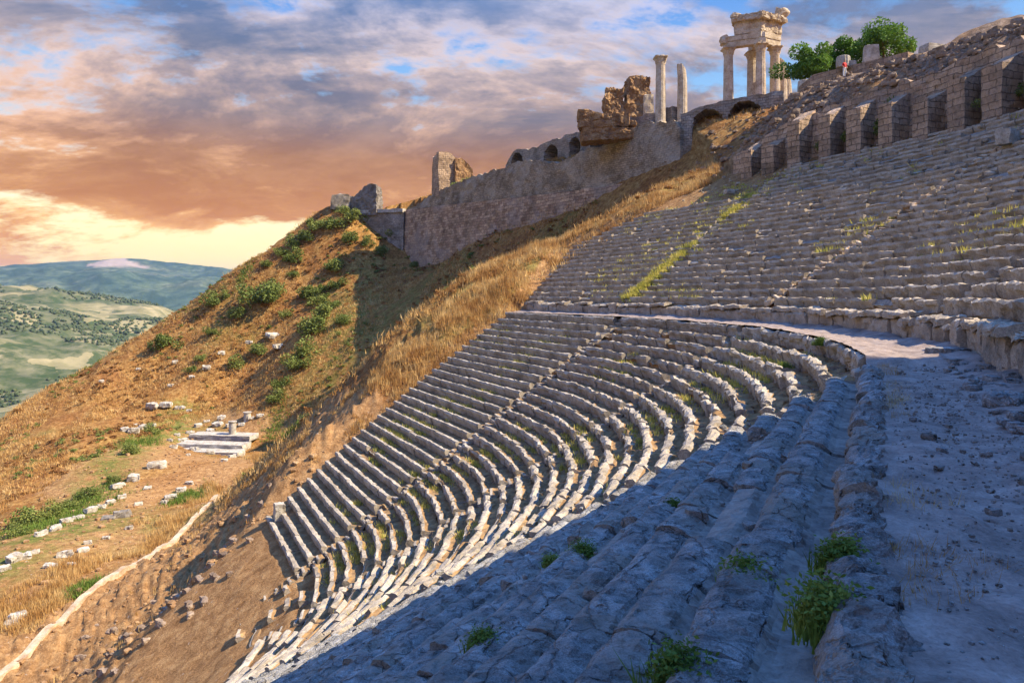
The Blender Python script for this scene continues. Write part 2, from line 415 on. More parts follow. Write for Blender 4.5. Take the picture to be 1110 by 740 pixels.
def far_height(x, y):
    d = np.hypot(x, y); b = np.where(y > 1, x / np.maximum(y, 1), np.sign(x) * 3)
    b = np.clip(b, -3, 3)
    p = vec3(x, y) / 900.0
    z = np.full_like(d, -235.0)
    z = z + 14 * fbm(p * 4, 5, 4)
    crest1 = np.interp(b, [-3, -1.2, -.75, -.62, -.49, -.40, 0, 3], [30, 20, 5, -5, -75, -140, -160, -100])
    f1 = sstep(900, 3100, d) * (1 - sstep(3200, 4800, d))
    z = z + (crest1 + 235) * f1 * (1 + .18 * fbm(p * 2.2, 9, 4)) + 45 * fbm(p * 3.3, 21, 5) * sstep(700, 1600, d) * (1 - sstep(4000, 6000, d))
    crest2 = np.interp(b, [-3, -1.1, -.75, -.68, -.60, -.565, -.50, -.45, -.40, -.2, 3], [300, 330, 345, 390, 445, 460, 395, 350, 330, 320, 300])
    f2 = sstep(5200, 9800, d) * (1 - .55 * sstep(10200, 15500, d))
    z = z + (crest2 + 235) * f2 + 230 * fbm(p * .8, 33, 6, .55) * sstep(5200, 8000, d) * (1 - .75 * sstep(8500, 9900, d))
    return z
def terrain(x, y, detail=True):
    x = np.asarray(x, float).ravel(); y = np.asarray(y, float).ravel()
    d = np.hypot(x - 10, y - 70)
    near = d < 420
    z = np.zeros(len(x)); zf = far_height(x, y)
    xn, yn = x[near], y[near]
    lo = hill_low(xn, yn)
    up = hill_up(xn, yn)
    ins = inside(xn, yn, PLATEAU)
    h = np.where(ins, up, lo)
    if detail:
        p = vec3(xn, yn)
        terr = (xn < -33) & (xn > -64) & (yn < 138) & (lo < -23.5) & (lo > -27)
        amp = np.where(terr, .25, np.where((xn > -38) & (xn < -8) & (yn < 112) & (lo < -9), .35, 1.0))
        h = h + amp * (.9 * fbm(p / 9, 41, 4) + .45 * fbm(p / 2.4, 43, 3))
        slp = ((xn > -36) & (xn < -8) & (yn < 100) & (h < -3) & (~ins))
        h = h + slp * (.45 * fbm(p / 1.1, 45, 4, .6) + .35 * fbm(p / .45, 46, 2))
        # gullies on the spur
        h = h - 1.3 * np.maximum(0, fbm(p / np.array([14, 30, 1]), 47, 3)) * (yn > 115) * (~ins)
    rho, ph = polar(xn, yn)
    out = np.maximum((ph - phi_max(rho)) * rho, (PHI_MIN - ph) * rho)
    w = (1 - sstep(0.2, 3.0, out)) * (rho < 61.6)
    w = np.where(rho < 12, w * sstep(2, 8, rho), w)
    bz = bowl(rho)
    if detail: bz = bz + .12 * fbm(vec3(xn, yn) / 1.5, 44, 3)
    h = h * (1 - w) + bz * w
    t = sstep(190, 410, d[near])
    z[near] = h * (1 - t) + zf[near] * t
    z[~near] = zf[~near]
    return z
def zat(x, y, detail=True): return float(terrain(np.array([x]), np.array([y]), detail)[0])
def hit(px, py, d0=4, d1=260, step=.5):
    """where the line of sight through a photo position meets the ground"""
    d = np.arange(d0, d1, step)
    P = np.stack([(px - CX) / F_PX * d, d, (HY - py) / F_PX * d], -1)
    g = terrain(P[:, 0], P[:, 1])
    rho, ph = polar(P[:, 0], P[:, 1])
    k = np.nonzero(P[:, 2] <= g)[0]
    i = k[0] if len(k) else len(d) - 1
    return np.array([P[i, 0], P[i, 1], g[i]])

# ------------------------------------------------------------------ ground sheet: log-polar rings, fine in front, three bands
az = np.concatenate([np.linspace(-180, -52, 60, endpoint=False), np.linspace(-52, 52, 820, endpoint=False), np.linspace(52, 180, 60, endpoint=False)])
az = np.radians(az)
def band(r0, r1, n, name, mat, bareattr=False):
    rr = np.geomspace(r0, r1, n)
    X = (rr[:, None] * np.sin(az)[None]).ravel(); Y = (rr[:, None] * np.cos(az)[None]).ravel()
    Z = terrain(X, Y)
    attrs = {}
    if bareattr:
        b = X / np.maximum(Y, 1); d = np.hypot(X, Y)
        nz = fbm(vec3(X, Y) / 350, 61, 4)
        a = sstep(.05, .044, np.abs(b + .577) + .02 * nz + .0003 * (Z - 330)) * sstep(322, 340, Z + 30 * nz) * (Y > 0) * .6
        attrs['bare'] = a * (d < 11000)
    else:
        p = vec3(X, Y)
        rho, ph = polar(X, Y)
        terr = ((X < -33) & (X > -66) & (Y < 140) & (Y > -60) & (Z < -23.4) & (Z > -26.5)).astype(float)
        slope = ((X > -36) & (Y < 100) & (rho < 24)).astype(float)
        inb = ((ph < phi_max(rho) + .05) & (rho < 61)).astype(float)
        plat = ((rho > 61) & (ph < R(44)) & (ph > R(-75)) & (rho < 90)).astype(float)
        e = np.clip(plat * .9 + terr * (.75 + fbm(p / 6, 71, 3)) + slope * .9 + inb * .8, 0, 1)
        attrs['earth'] = e
        attrs['rocky'] = np.clip(plat * sstep(R(47), R(36), ph) * (.75 + fbm(p / 3, 77, 3)), 0, 1)
        gr = sstep(-.05, .3, fbm(p / 16, 73, 4)) * (Y > 60) * .55
        edge = np.exp(-((X - np.interp(Y, [60, 77, 103, 123, 150], [-47, -51, -60, -65, -70])) / 4.0) ** 2) * (Y > 55) * (Y < 145)
        gr = gr + edge * .9
        gr = np.maximum(gr, np.exp(-(((X + 36) / 9) ** 2 + ((Y - 150) / 22) ** 2)) * .9)
        attrs['green'] = np.clip(gr, 0, 1) * (1 - inb)
    o = mk(name, np.stack([X, Y, Z], -1), grid_faces(n, len(az), 0, True), mat, smooth=True, attrs=attrs)
    tag(o, kind='structure'); return o
band(1.2, 420, 470, 'hillside', M['hill'])
band(420, 5000, 150, 'valley', M['valley'])
band(5000, 16000, 90, 'mountains', M['mountain'], True)

# ------------------------------------------------------------------ stone rows
PROF = np.array([(.16, -1.0), (.10, -.56), (.05, -.40), (.02, -.22), (-.04, -.13), (-.045, -.05), (-.02, 0), (.08, .01), (.20, .0), (.255, -.03), (.28, -.085), (.5, -.10), (.66, -.08), (.86, -.06)])
def resample(prof, k, smooth=0):
    s = np.concatenate([[0], np.cumsum(np.linalg.norm(np.diff(prof, axis=0), axis=1))])
    t = np.linspace(0, s[-1], 80)
    q = np.stack([np.interp(t, s, prof[:, 0]), np.interp(t, s, prof[:, 1])], -1)
    for _ in range(smooth):
        q[1:-1] = q[1:-1] * .5 + (q[:-2] + q[2:]) * .25
    i = np.linspace(0, 79, k)
    return np.stack([np.interp(i, np.arange(80), q[:, 0]), np.interp(i, np.arange(80), q[:, 1])], -1)
def row_mesh(rho, zt, p0, p1, prof, rs, rough=.03, miss=0.0, jit=.02, block=(.9, 1.9), smooth=0, detail=1.0, lip=.4, gap=.015, frag=0.0, hi=None, calm=1.0):
    """one curved row of worn blocks; returns V, F, material index"""
    V, F, Mi, nbk, runs, wts = [], [], [], [], [], []
    off = 0
    ph = p0
    def close():
        nonlocal V, F, Mi, nbk, wts, off
        if V: runs.append(_finish(V, F, Mi, nbk, rough, hi, wts))
        V, F, Mi, nbk, wts, off = [], [], [], [], [], 0
    while ph < p1 - 1e-4:
        x, y = pt(rho, ph); r = float(np.hypot(x - CEN[0], y - CEN[1]))
        L = rs.uniform(*block)
        dph = L / r * math.cos(max(abs(ph) - ARC, 0))
        pe = min(ph + dph, p1)
        if p1 - pe < .3 / r: pe = p1
        if rs.random() < frag: ph = pe; close(); continue
        xc, yc = pt(rho, (ph + pe) / 2); dist = math.hypot(float(xc), float(yc))
        seg = min(max(.011 * dist, .05), .42) / detail
        ns = max(2, int(math.ceil(L / seg)))
        k = 34 if dist < 9 else (24 if dist < 18 else (17 if dist < 32 else 12))
        g = gap / r
        pp = np.linspace(ph + g, pe - g, ns + 1)
        pr = resample(prof, k, smooth)
        missing = rs.random() < miss
        dz = rs.normal(0, jit); dq = rs.normal(0, jit * 1.2)
        tilt = rs.normal(0, jit * .6)
        q = pr[:, 0][None, :] + dq + np.zeros((ns + 1, 1))
        h = pr[:, 1][None, :] + dz + tilt * np.linspace(-1, 1, ns + 1)[:, None]
        if missing:
            m = (pr[:, 0] < lip)[None, :]
            h = np.where(m, np.minimum(h, -.10 - .18 * rs.random() + pr[:, 0][None, :] * .25), h)
            q = np.where(m & (pr[:, 0][None, :] < .1), q + .12, q)
        bx, by = pt(rho, pp); ox, oy = outward(pp)
        W = np.stack([bx[:, None] + ox[:, None] * q, by[:, None] + oy[:, None] * q, zt + h], -1)
        V.append(W.reshape(-1, 3)); wts.append(np.tile(np.where(pr[:, 0] > lip, calm, 1.0), ns + 1)); nbk.append(np.full(W.shape[0] * k, rs.uniform(0, 50)))
        gf = grid_faces(ns + 1, k, off); F.extend(map(tuple, gf))
        qm = (pr[:-1, 0] + pr[1:, 0]) / 2
        mi = np.tile(((qm > lip) if not missing else (qm > .05)).astype(int), ns)
        Mi.extend(mi.tolist())
        F.append(tuple(range(off, off + k))); F.append(tuple(range(off + ns * k, off + (ns + 1) * k))[::-1]); Mi += [0, 0]
        off += (ns + 1) * k
        ph = pe
    close()
    return runs
def _finish(V, F, Mi, nbk, rough, hi, wts):
    wt = np.concatenate(wts)
    V = np.concatenate(V); sh = np.concatenate(nbk)
    P = V + np.stack([sh, sh * .3, sh * .7], -1) * .15
    n1 = fbm(P * 2.2, 3, 3); n2 = fbm(P * 6.5 + 40, 8, 3); n3 = fbm(P * 2.6 + 80, 13, 4)
    ox, oy = outward(polar(V[:, 0], V[:, 1])[1])
    V = V.copy()
    h2 = rough * .8 if hi is None else hi
    n4 = 0
    if hi is not None:
        n4 = 1.3 * fbm(P * 14 + 7, 19, 4, .7)
        ch = fbm(P * 3.1 + 17, 37, 3) * 5; cf = np.floor(ch); ch = (cf + sstep(.72, 1.0, ch - cf)) / 5
        ch2 = fbm(P * 7.5 + 9, 39, 2) * 4; cf = np.floor(ch2); ch2 = (cf + sstep(.7, 1.0, ch2 - cf)) / 4
        n4 = n4 + 1.5 * ch + .8 * ch2; n2 = n2 - .9 * np.maximum(0, .35 - np.abs(fbm(P * 3.3 + 5, 29, 4)) * 5)
    dr = rough * 1.5 * n1 + h2 * (n2 + .6 * n4)
    dr = dr * wt
    V[:, 0] += ox * dr; V[:, 1] += oy * dr
    V[:, 2] += wt * (rough * 1.1 * n3 + h2 * (n2 + .7 * n4))
    return V, F, Mi
PROF_K = np.array([(.12, -.56), (.07, -.40), (.03, -.22), (-.02, -.08), (.0, .03), (.08, .08), (.2, .08), (.29, .04), (.34, -.04), (.4, -.12)])
def wedge(name, label, rhos, zs, p0f, p1f, prof, mats, seed, rowkw, cat='seating'):
    root = empty(name, (*[float(v) for v in pt(rhos[0], (p0f(rhos[0]) + p1f(rhos[0])) / 2)], float(zs[0])))
    tag(root, label, cat, 'wedges of stone seating')
    rs = np.random.default_rng(seed)
    for i, (rho, z) in enumerate(zip(rhos, zs)):
        kw = rowkw(i, rho)
        if i == 0 and z < -1.5: kw.update(prof=PROF_K, lip=9)
        pr = kw.pop('prof', prof)
        for V, F, Mi in row_mesh(rho, z, p0f(rho), p1f(rho), pr, rs, **kw):
            mk('seat_row', V, F, mats, root, Mi, smooth=False)
    return root
AIS = [R(-23), R(5), R(28)]
HALF = .42
n_low = 36
rl = RHO0 - TREAD * np.arange(n_low); zl = -EYE - RISE * np.arange(n_low) + .03
def kw_sun(i, rho):
    late = max(0, i - 26)
    return dict(rough=.035, miss=.09 + .05 * late, jit=.022, frag=0 if i < 29 else .35 + .08 * (i - 29))
wedge('seating_wedge', 'sunlit wedge of curved stone seat rows at the far end, beside the dry grass ridge', rl[:30], zl[:30],
      lambda r: AIS[2] + HALF / r, lambda r: float(phi_max(r)) - .12 / r, PROF, [M['seat'], M['earth']], 11, lambda i, r: dict(lip=.265, rough=.026, hi=.03, miss=.03, jit=.014, block=(1.1, 2.4)))
wedge('seating_wedge', 'sunlit wedge of seat rows between the first and second stairway from the dry grass ridge', rl, zl,
      lambda r: AIS[1] + HALF / r, lambda r: AIS[2] - HALF / r, PROF, [M['seat'], M['earth']], 12, lambda i, r: {**kw_sun(i, r), 'rough': .05, 'hi': .05, 'lip': .24, 'smooth': 2})
wedge('seating_wedge', 'sunlit wedge of rugged seat rows ending at the blue shadow', rl, zl,
      lambda r: AIS[0] + HALF / r, lambda r: AIS[1] - HALF / r, PROF, [M['seat'], M['earth']], 13, lambda i, r: {**kw_sun(i, r), 'rough': .065, 'hi': .06, 'jit': .03, 'lip': .26, 'smooth': 2})
PROF_W = np.array([(.2, -1.0), (.14, -.58), (.08, -.42), (.04, -.22), (-.02, -.10), (-.01, -.01), (.08, .03), (.24, .03), (.36, .0), (.42, -.06), (.5, -.10), (.66, -.10), (.92, -.09)])
def kw_shade(i, rho):
    er = min(1, i / 9)
    d = dict(rough=.016 + .018 * er, hi=.030 + .014 * er, miss=.03 + .06 * er, jit=.014 + .01 * er, smooth=int(1 + 2 * er), calm=.6, lip=.40, gap=.012, block=(1.0, 2.6), frag=0 if i < 30 else .3, detail=1.35)
    if i == 0: d.update(prof=PROF_K, lip=9, block=(.8, 1.6), jit=.022, gap=.004, rough=.035, hi=.05)
    return d
wedge('seating_wedge', 'wedge of eroded stone seat rows in deep blue shadow below the walkway', rl, zl,
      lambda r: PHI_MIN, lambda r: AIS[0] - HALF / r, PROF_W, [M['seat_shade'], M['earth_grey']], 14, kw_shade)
n_up = 27
ru = RHO_UP + TREAD * np.arange(n_up); zu = z_up(ru)
AIU = [R(-13), R(10), R(33)]
up_kw = lambda i, r: dict(smooth=6, hi=.05, lip=.24, rough=.04, miss=.06 if i < 14 else .14, jit=.02, block=(.8, 2.0))
lo_c = lambda a: (lambda r: a + HALF / r)
def hi_c(a): return lambda r: min(a - HALF / r, float(phi_max(r)) - .1 / r)
UM = [M['upper'], M['earth_grey']]
wedge('seating_wedge', 'upper wedge of grey seat rows running out into the dry grass strip', ru[:20], zu[:20], lambda r: min(AIU[2] + HALF / r, float(phi_max(r)) - .3 / r), lambda r: float(phi_max(r)) - .1 / r, PROF, UM, 21, lambda i, r: dict(smooth=4, hi=.035, lip=.26, rough=.03, miss=.06, jit=.02))
wedge('seating_wedge', 'upper wedge of broken grey seat rows right of the yellow weedy stairway', ru, zu, lo_c(AIU[1]), hi_c(AIU[2]), PROF, UM, 22, up_kw)
wedge('seating_wedge', 'upper wedge of rough seat rows right of the crumbling rubble stairway', ru, zu, lo_c(AIU[0]), hi_c(AIU[1]), PROF, UM, 23, up_kw)
wedge('seating_wedge', 'uppermost shaded wedge of seat rows cut by the right picture edge', ru, zu, lambda r: PHI_MIN, hi_c(AIU[0]), PROF, UM, 24, up_kw)

STEP = np.array([(.05, -.36), (.02, -.2), (-.01, -.06), (.02, 0), (.2, .0), (.42, -.01)])
def stairs(label, rhos, zs, ph, seed, mats, rough, wd=1.0):
    root = empty('stairway', (*[float(v) for v in pt(rhos[0], ph)], float(zs[0])))
    tag(root, label, 'stairway', 'stairways between the seating wedges')
    rs = np.random.default_rng(seed)
    for i, (rho, z) in enumerate(zip(rhos, zs)):
        if ph > phi_max(rho): continue
        for k in (0, 1):
            r = row_mesh(rho + k * .375, z - (.235 if k == 0 else 0), ph - .9 * wd * HALF / rho, ph + .9 * wd * HALF / rho, STEP, rs, rough=rough, miss=.15, jit=.05, block=(.35, .8), detail=1.5, lip=.12)
            for q in r: mk('step', *q[:2], mats, root, q[2])
SM = [M['seat'], M['earth']]
stairs('narrow sunlit stairway of pale steps nearest the dry grass ridge', rl[:32], zl[:32], AIS[2], 31, SM, .05)
stairs('sunlit stairway down the middle of the lower curved seats', rl[:32], zl[:32], AIS[1], 32, SM, .06)
stairs('broken stairway of jagged blocks along the edge of the blue shadow', rl[:32], zl[:32], AIS[0], 33, SM, .09)
stairs('upper stairway overgrown with yellow weeds', ru[:24], zu[:24], AIU[2], 34, UM, .05)
stairs('crumbling upper stairway of rubble below the buttressed wall', ru, zu + .06, AIU[1], 35, [M['ruin_pale'], M['earth']], .10, 1.6)
stairs('upper stairway at the right edge of the picture', ru, zu, AIU[0], 36, UM, .07)

# walkway between the two tiers
def walkway():
    ph = []; a = R(-70)
    while a < R(53.2):
        x, y = pt(37, a); d = math.hypot(float(x), float(y))
        a += max(.035, .012 * d) / 40; ph.append(a)
    ph = np.array(ph); q = np.linspace(RHO0 + .15, RHO_POD + .35, 64)
    A, B = np.meshgrid(ph, q, indexing='ij')
    x, y = pt(B, A)
    p = vec3(x, y)
    z = -EYE + .05 * fbm(p / 1.2, 81, 4) + .045 * fbm(p / .28, 82, 4, .6) + .05 * np.maximum(0, fbm(p / .5, 84, 4) - .12)
    z = z + .16 * sstep(37.1, 38.2, B) * (.6 + fbm(p / .9, 83, 3)) - .05 * np.exp(-((B - 36.7) / .35) ** 2)
    z = z + .16 * sstep(R(-23.7), R(-23.4), A)          # the step up at the stair head
    o = mk('walkway', np.stack([x, y, z], -1).reshape(-1, 3), grid_faces(len(ph), 64), M['path'], smooth=True)
    tag(o, kind='structure')
walkway()
def podium():
    root = empty('podium_wall', (*[float(v) for v in pt(RHO_POD, 0)], -EYE)); tag(root, 'low block wall holding up the upper seats along the walkway', 'wall')
    rs = np.random.default_rng(51)
    prof = np.array([(.02, -1.35), (.0, -.9), (.01, -.5), (-.01, -.1), (.03, 0), (.3, .01), (.6, 0), (.95, -.02)])
    r = row_mesh(RHO_POD, -EYE + .84, R(-70), R(53.0), prof, rs, rough=.06, miss=.0, jit=.05, hi=.06, block=(.6, 1.7), lip=9, detail=1.2)
    mk('wall_face', r[0][0], r[0][1], [M['upper']], root)
    cap = np.array([(-.07, -.2), (-.09, -.05), (-.05, .02), (.3, .03), (.75, .02), (.8, -.05)])
    r = row_mesh(RHO_POD, -EYE + 1.0, R(-70), R(53.0), cap, rs, rough=.055, miss=.14, jit=.045, hi=.06, block=(.7, 2.0), lip=9, detail=1.2)
    mk('coping', r[0][0], r[0][1], [M['upper']], root)
podium()

# ------------------------------------------------------------------ walls
def wall_mesh(path, z0f, z1f, thick, ds=.6, dz=.6, rough=.15, seed=0, depth=None, batter=0.0):
    """a thick wall along a polyline; front is on the right of the path direction. depth(s, z) pushes the front in"""
    path = np.asarray(path, float)
    L = np.concatenate([[0], np.cumsum(np.linalg.norm(np.diff(path, axis=0), axis=1))])
    s = np.linspace(0, L[-1], max(3, int(L[-1] / ds) + 1))
    X = np.interp(s, L, path[:, 0]); Y = np.interp(s, L, path[:, 1])
    tx, ty = np.gradient(X), np.gradient(Y); l = np.hypot(tx, ty); nx, ny = ty / l, -tx / l
    z0 = np.array([z0f(a) for a in s]); z1 = np.array([z1f(a) for a in s])
    nz = max(4, int((z1 - z0).max() / dz) + 1)
    t = np.linspace(0, 1, nz)
    Z = z0[:, None] + (z1 - z0)[:, None] * t[None]
    S = np.repeat(s[:, None], nz, 1)
    dep = depth(S, Z) if depth else np.zeros_like(Z)
    q = -dep + batter * (1 - t)[None]
    fr = np.stack([X[:, None] + nx[:, None] * q, Y[:, None] + ny[:, None] * q, Z], -1)
    back = np.stack([X[:, None] - nx[:, None] * thick + 0 * Z, Y[:, None] - ny[:, None] * thick + 0 * Z, Z], -1)
    tt = np.linspace(0, 1, 5)[1:-1]
    top = fr[:, -1:, :] * (1 - tt)[None, :, None] + back[:, -1:, :] * tt[None, :, None]
    full = np.concatenate([fr, top, back[:, ::-1]], 1)
    n, m = full.shape[:2]
    V = full.reshape(-1, 3)
    nn = np.stack([fbm(V / 1.4 + k * 31, seed + k, 4) for k in range(3)], -1)
    V = V + nn * rough * np.array([1, 1, .8])
    F = [tuple(f) for f in grid_faces(n, m)]
    F.append(tuple(range(m))); F.append(tuple(range((n - 1) * m, n * m))[::-1])
    uvv = np.concatenate([Z, Z[:, -1:] + tt[None] * thick, Z[:, ::-1]], 1)
    uv = np.stack([np.repeat(s[:, None], m, 1), uvv], -1).reshape(-1, 2)
    return V, F, uv
def add_wall(name, mat, parent, *a, **k):
    V, F, uv = wall_mesh(*a, **k); return mk(name, V, F, mat, parent, uv=uv)
W0, W1 = np.array([-27.7, 178.0]), np.array([25.8, 106.0])
WL = float(np.linalg.norm(W1 - W0))
def wp(t, off=0.0):
    d = (W1 - W0) / WL; n = np.array([-d[1], d[0]])     # n points uphill (north-east)
    return W0 + (W1 - W0) * t + n * off
big = empty('terrace_wall', (*W0, 8)); tag(big, 'long high masonry retaining wall in shade above the dry grass', 'wall')
jag = lambda a, s, f=.5: float(fbm(np.array([[a * f, s, 0]]), 5, 4)[0])
low_top = lambda s: np.interp(s / WL, [0, .73, 1], [22.3, 19.2, 18.6])
base = lambda s: np.interp(s / WL, [0, .3, .6, 1], [4, 7, 9, 13])
add_wall('lower_wall', M['wall'], big, [wp(0), wp(1)], base, low_top, 5, ds=.7, dz=.7, rough=.22, seed=3, batter=1.0)
rs_t = [0, .03, .07, .10, .2, .335, .42, .47, .5, .56, .605, .66, .70, .75, .83, .88, .914, .94, .97, 1]
rs_z = [22.4, 22.6, 23.4, 24.4, 25.6, 26.6, 26.8, 27.0, 27.3, 27.0, 26.2, 25.2, 25.6, 26.2, 27.0, 28.2, 28.4, 27.8, 27.4, 25.5]
add_wall('upper_wall', M['wall_up'], big, [wp(.012, .55), wp(1.0, .55)], lambda s: low_top(s) - .6, lambda s: np.interp(s / WL, rs_t, rs_z) + .5 * jag(s, 3, .9), 4.6, ds=.5, dz=.5, rough=.3, seed=7)
cw = empty('corner_wall', (*W0, 8)); tag(cw, 'grey wall corner with a pale ledge at the far end of the terrace wall', 'wall')
add_wall('wall_face', M['grey_wall'], cw, [(-44.5, 185.0), (-40, 181), (-28.2, 177.5)], lambda s: 5 + .3 * s, lambda s: 21.4 + .03 * s, 3, ds=.6, dz=.6, rough=.3, seed=9, batter=.6)
add_wall('ledge', M['marble'], cw, [(-40, 180.4), (-28.4, 177.0)], lambda s: 21.6, lambda s: 22.5 + .2 * jag(s, 4), 2.2, ds=.5, dz=.3, rough=.2, seed=10)

# vaulted walls with dark arch mouths
def arch_depth(arches, depth):
    def f(S, Z):
        d = np.zeros_like(S)
        for (c, w, zb, zt) in arches:
            r = w / 2; spring = zt - r
            ins = (np.abs(S - c) < r) & (Z > zb) & ((Z < spring) | (np.hypot(S - c, Z - spring) < r))
            d = np.where(ins, depth, d)
        return d
    return f
va = empty('vaulted_wall', (*wp(.45, 4), 26)); tag(va, 'low ruined wall with small dark vault mouths on top of the terrace wall', 'wall')
LA = WL * .52
def vtop(s): return np.interp(s, [0, 3, 9, 20, 30, 38, LA], [28.2, 31.2, 30.4, 31.2, 31.0, 30.8, 31.0]) + .5 * jag(s, 6, .7)
add_wall('wall_face', M['grey_wall'], va, [wp(.43, 4), wp(.95, 4)], lambda s: 24.5, vtop, 4, ds=.28, dz=.28, rough=.28, seed=12,
         depth=arch_depth([(4.2, 4.0, 25, 30.4), (15.5, 4.2, 25, 30.0), (22.5, 2.8, 24.8, 30.3), (29.5, 4.6, 25, 30.4), (37.5, 3.8, 25, 30.2)], 3.2))
vb = empty('vaulted_wall', at(790, 128, 104)); tag(vb, 'broad vaulted wall with two wide dark arches below the standing temple columns', 'wall')
p1, p2 = at(738, 128, 107)[:2], at(850, 115, 101)[:2]
def vtop2(s): return np.interp(s, [0, 5, 12, 16.5], [28.3, 29.6, 30.2, 30.4]) + .3 * jag(s, 8, .8)
add_wall('wall_face', M['grey_wall'], vb, [p1, p2], lambda s: 20.5, vtop2, 4, ds=.22, dz=.22, rough=.22, seed=14,
         depth=arch_depth([(4.1, 4.4, 23, 28.6), (9.6, 4.8, 24, 29.3)], 3.4))

# buttressed wall above the upper seats
def bwall():
    root = empty('buttressed_wall', (*[float(v) for v in pt(RHO_WALL, R(20))], 13)); tag(root, 'brown retaining wall with stepped square buttresses above the upper seats', 'wall')
    phs = np.radians(np.arange(40.5, -17.2, -1.0))
    path = [tuple(float(v) for v in pt(RHO_WALL, a)) for a in phs]
    Lw = R(57.5) * RHO_WALL
    add_wall('wall_face', M['buttress_wall'], root, path, lambda s: 12.2, lambda s: float(np.interp(s, [0, 6, 12, 22, 70], [14.6, 16.2, 16.9, 17.1, 17.1])) + .6 * jag(s, 11, .25) + .7 * jag(s, 13, 1.1), 2.8, ds=.35, dz=.35, rough=.3, seed=16, batter=.3)
    rs = np.random.default_rng(60)
    for i, dg in enumerate(np.arange(37.6, -16, -2.85)):
        a = R(dg + rs.uniform(-.25, .25)); x, y = [float(v) for v in pt(RHO_WALL - .85, a)]
        hgt = 15.9 + rs.normal(0, .45) - max(0, (dg - 30)) * .15
        V, F = box_rock(2.5, 1.25 + rs.uniform(-.1, .25), hgt - 10.2, 12, .04, 90 + i, .03)
        # sloped weathering at the top: higher against the wall
        top = V[:, 2] > (hgt - 10.2) * .93
        V[top, 2] += V[top, 0] * .6
        V = rotz(V, a) + np.array([x, y, 10.2])
        ox, oy = math.cos(a), math.sin(a)
        u = (V[:, 0] - x) * -oy + (V[:, 1] - y) * ox + (V[:, 0] - x) * ox + (V[:, 1] - y) * oy
        mk('buttress', V, F, M['buttress_wall'], root, uv=np.stack([u, V[:, 2]], -1))
bwall()
def awall():  # unseen wall; its corner and height are set to cast the foreground shadow
    root = empty('citadel_shadow_wall', (*[float(v) for v in pt(RHO_WALL, R(-40))], 13)); tag(root, 'tall unseen citadel terrace wall, shaped to shade the foreground, outside the right picture edge', 'wall')
    phs = np.radians(np.arange(-17.0, -72, -1.5))
    path = [tuple(float(v) for v in pt(RHO_WALL + .5, a)) for a in phs]
    add_wall('wall_face', M['buttress_wall'], root, path, lambda s: 12.0, lambda s: 34.5 + .5 * jag(s, 21, .6), 3.0, ds=.8, dz=.8, rough=.2, seed=18, batter=.5)
awall()
# brown wall behind the visitor, carrying column drums
pw = empty('parapet_wall', at(920, 90, 78)); tag(pw, 'plain brown wall behind the visitor, tapering along the path', 'wall')
pa, pb = at(866, 100, 86), at(984, 62, 74)
Lp = float(np.linalg.norm(pb[:2] - pa[:2]))
add_wall('wall_face', M['buttress_wall'], pw, [pa[:2], pb[:2]], lambda s: 22.5, lambda s: float(np.interp(s / Lp, [0, .15, 1], [26.2, 27.2, 26.4])), 1.2, ds=.5, dz=.4, rough=.05, seed=19)

# ------------------------------------------------------------------ ruins on the terrace
def rubble_mass(mb, cx, cy, z, sx, sy, sz, n, seed, m=0, smin=.5, smax=1.4):
    rs = np.random.default_rng(seed)
    for i in range(n):
        s = rs.uniform(smin, smax)
        V, F = box_rock(s * rs.uniform(.9, 1.7), s * rs.uniform(.8, 1.3), s * rs.uniform(.5, .9), 3, .1, seed + i, .3)
        V = rotz(V, rs.uniform(0, 6.3)) + np.array([cx + rs.uniform(-.5, .5) * sx, cy + rs.uniform(-.5, .5) * sy, z + rs.uniform(0, 1) * sz])
        mb.add(V, F, m)
def ruin_tower():
    b = at(491, 196, 168); o = empty('ruined_tower', b); tag(o, 'square stump of a ruined tower with a broken side, on the skyline', 'ruin')
    V, F = box_rock(4.6, 4.2, 10.6, 24, .04, 5, .03); V[:, 2] -= 4
    hi = V[:, 2] > 4.5
    V[hi, 2] -= 1.6 * np.maximum(0, fbm(V[hi] * .6, 3, 3)) + .9 * np.maximum(0, V[hi, 0] - .8)
    mk('tower_block', rotz(V, .5) + b - np.array([2.2, 0, 0]), F, M['buttress_wall'], o, uv=np.stack([V[:, 0] + V[:, 1], V[:, 2]], -1))
    V, F = box_rock(4.6, 3.6, 9.4, 26, .07, 8, .05); V[:, 2] -= 4
    hi = V[:, 2] > 2.2
    V[hi, 2] -= .85 * np.maximum(0, V[hi, 0] + .7) + 1.2 * np.maximum(0, fbm(V[hi] * .8, 6, 3))
    mk('broken_side', rotz(V, .4) + b + np.array([2.2, .8, 0]), F, M['ruin'], o)
ruin_tower()
def ruin_left():
    b = at(393, 222, 182); o = empty('ruined_wall', b); tag(o, 'dark jagged ruined wall stub at the far end of the skyline', 'ruin')
    V, F = box_rock(9.5, 3.5, 8.2, 34, .09, 3, .05); V[:, 2] -= 3
    hi = V[:, 2] > 1.2
    V[hi, 2] -= np.interp(V[hi, 0], [-5, -1.8, .5, 2.5, 4.6], [3.6, 2.7, .9, -.2, .3]) + 1.2 * fbm(V[hi] * .5, 9, 3)
    mk('wall_stub', rotz(V, -.3) + b + np.array([.3, 0, 0]), F, M['dark_rock'], o)
    V, F = box_rock(5, 3, 4.2, 8, .09, 13, .2)
    mk('boulder', rotz(V, .3) + b + np.array([-5.6, -.6, -1.6]), F, M['dark_rock'], o)
ruin_left()
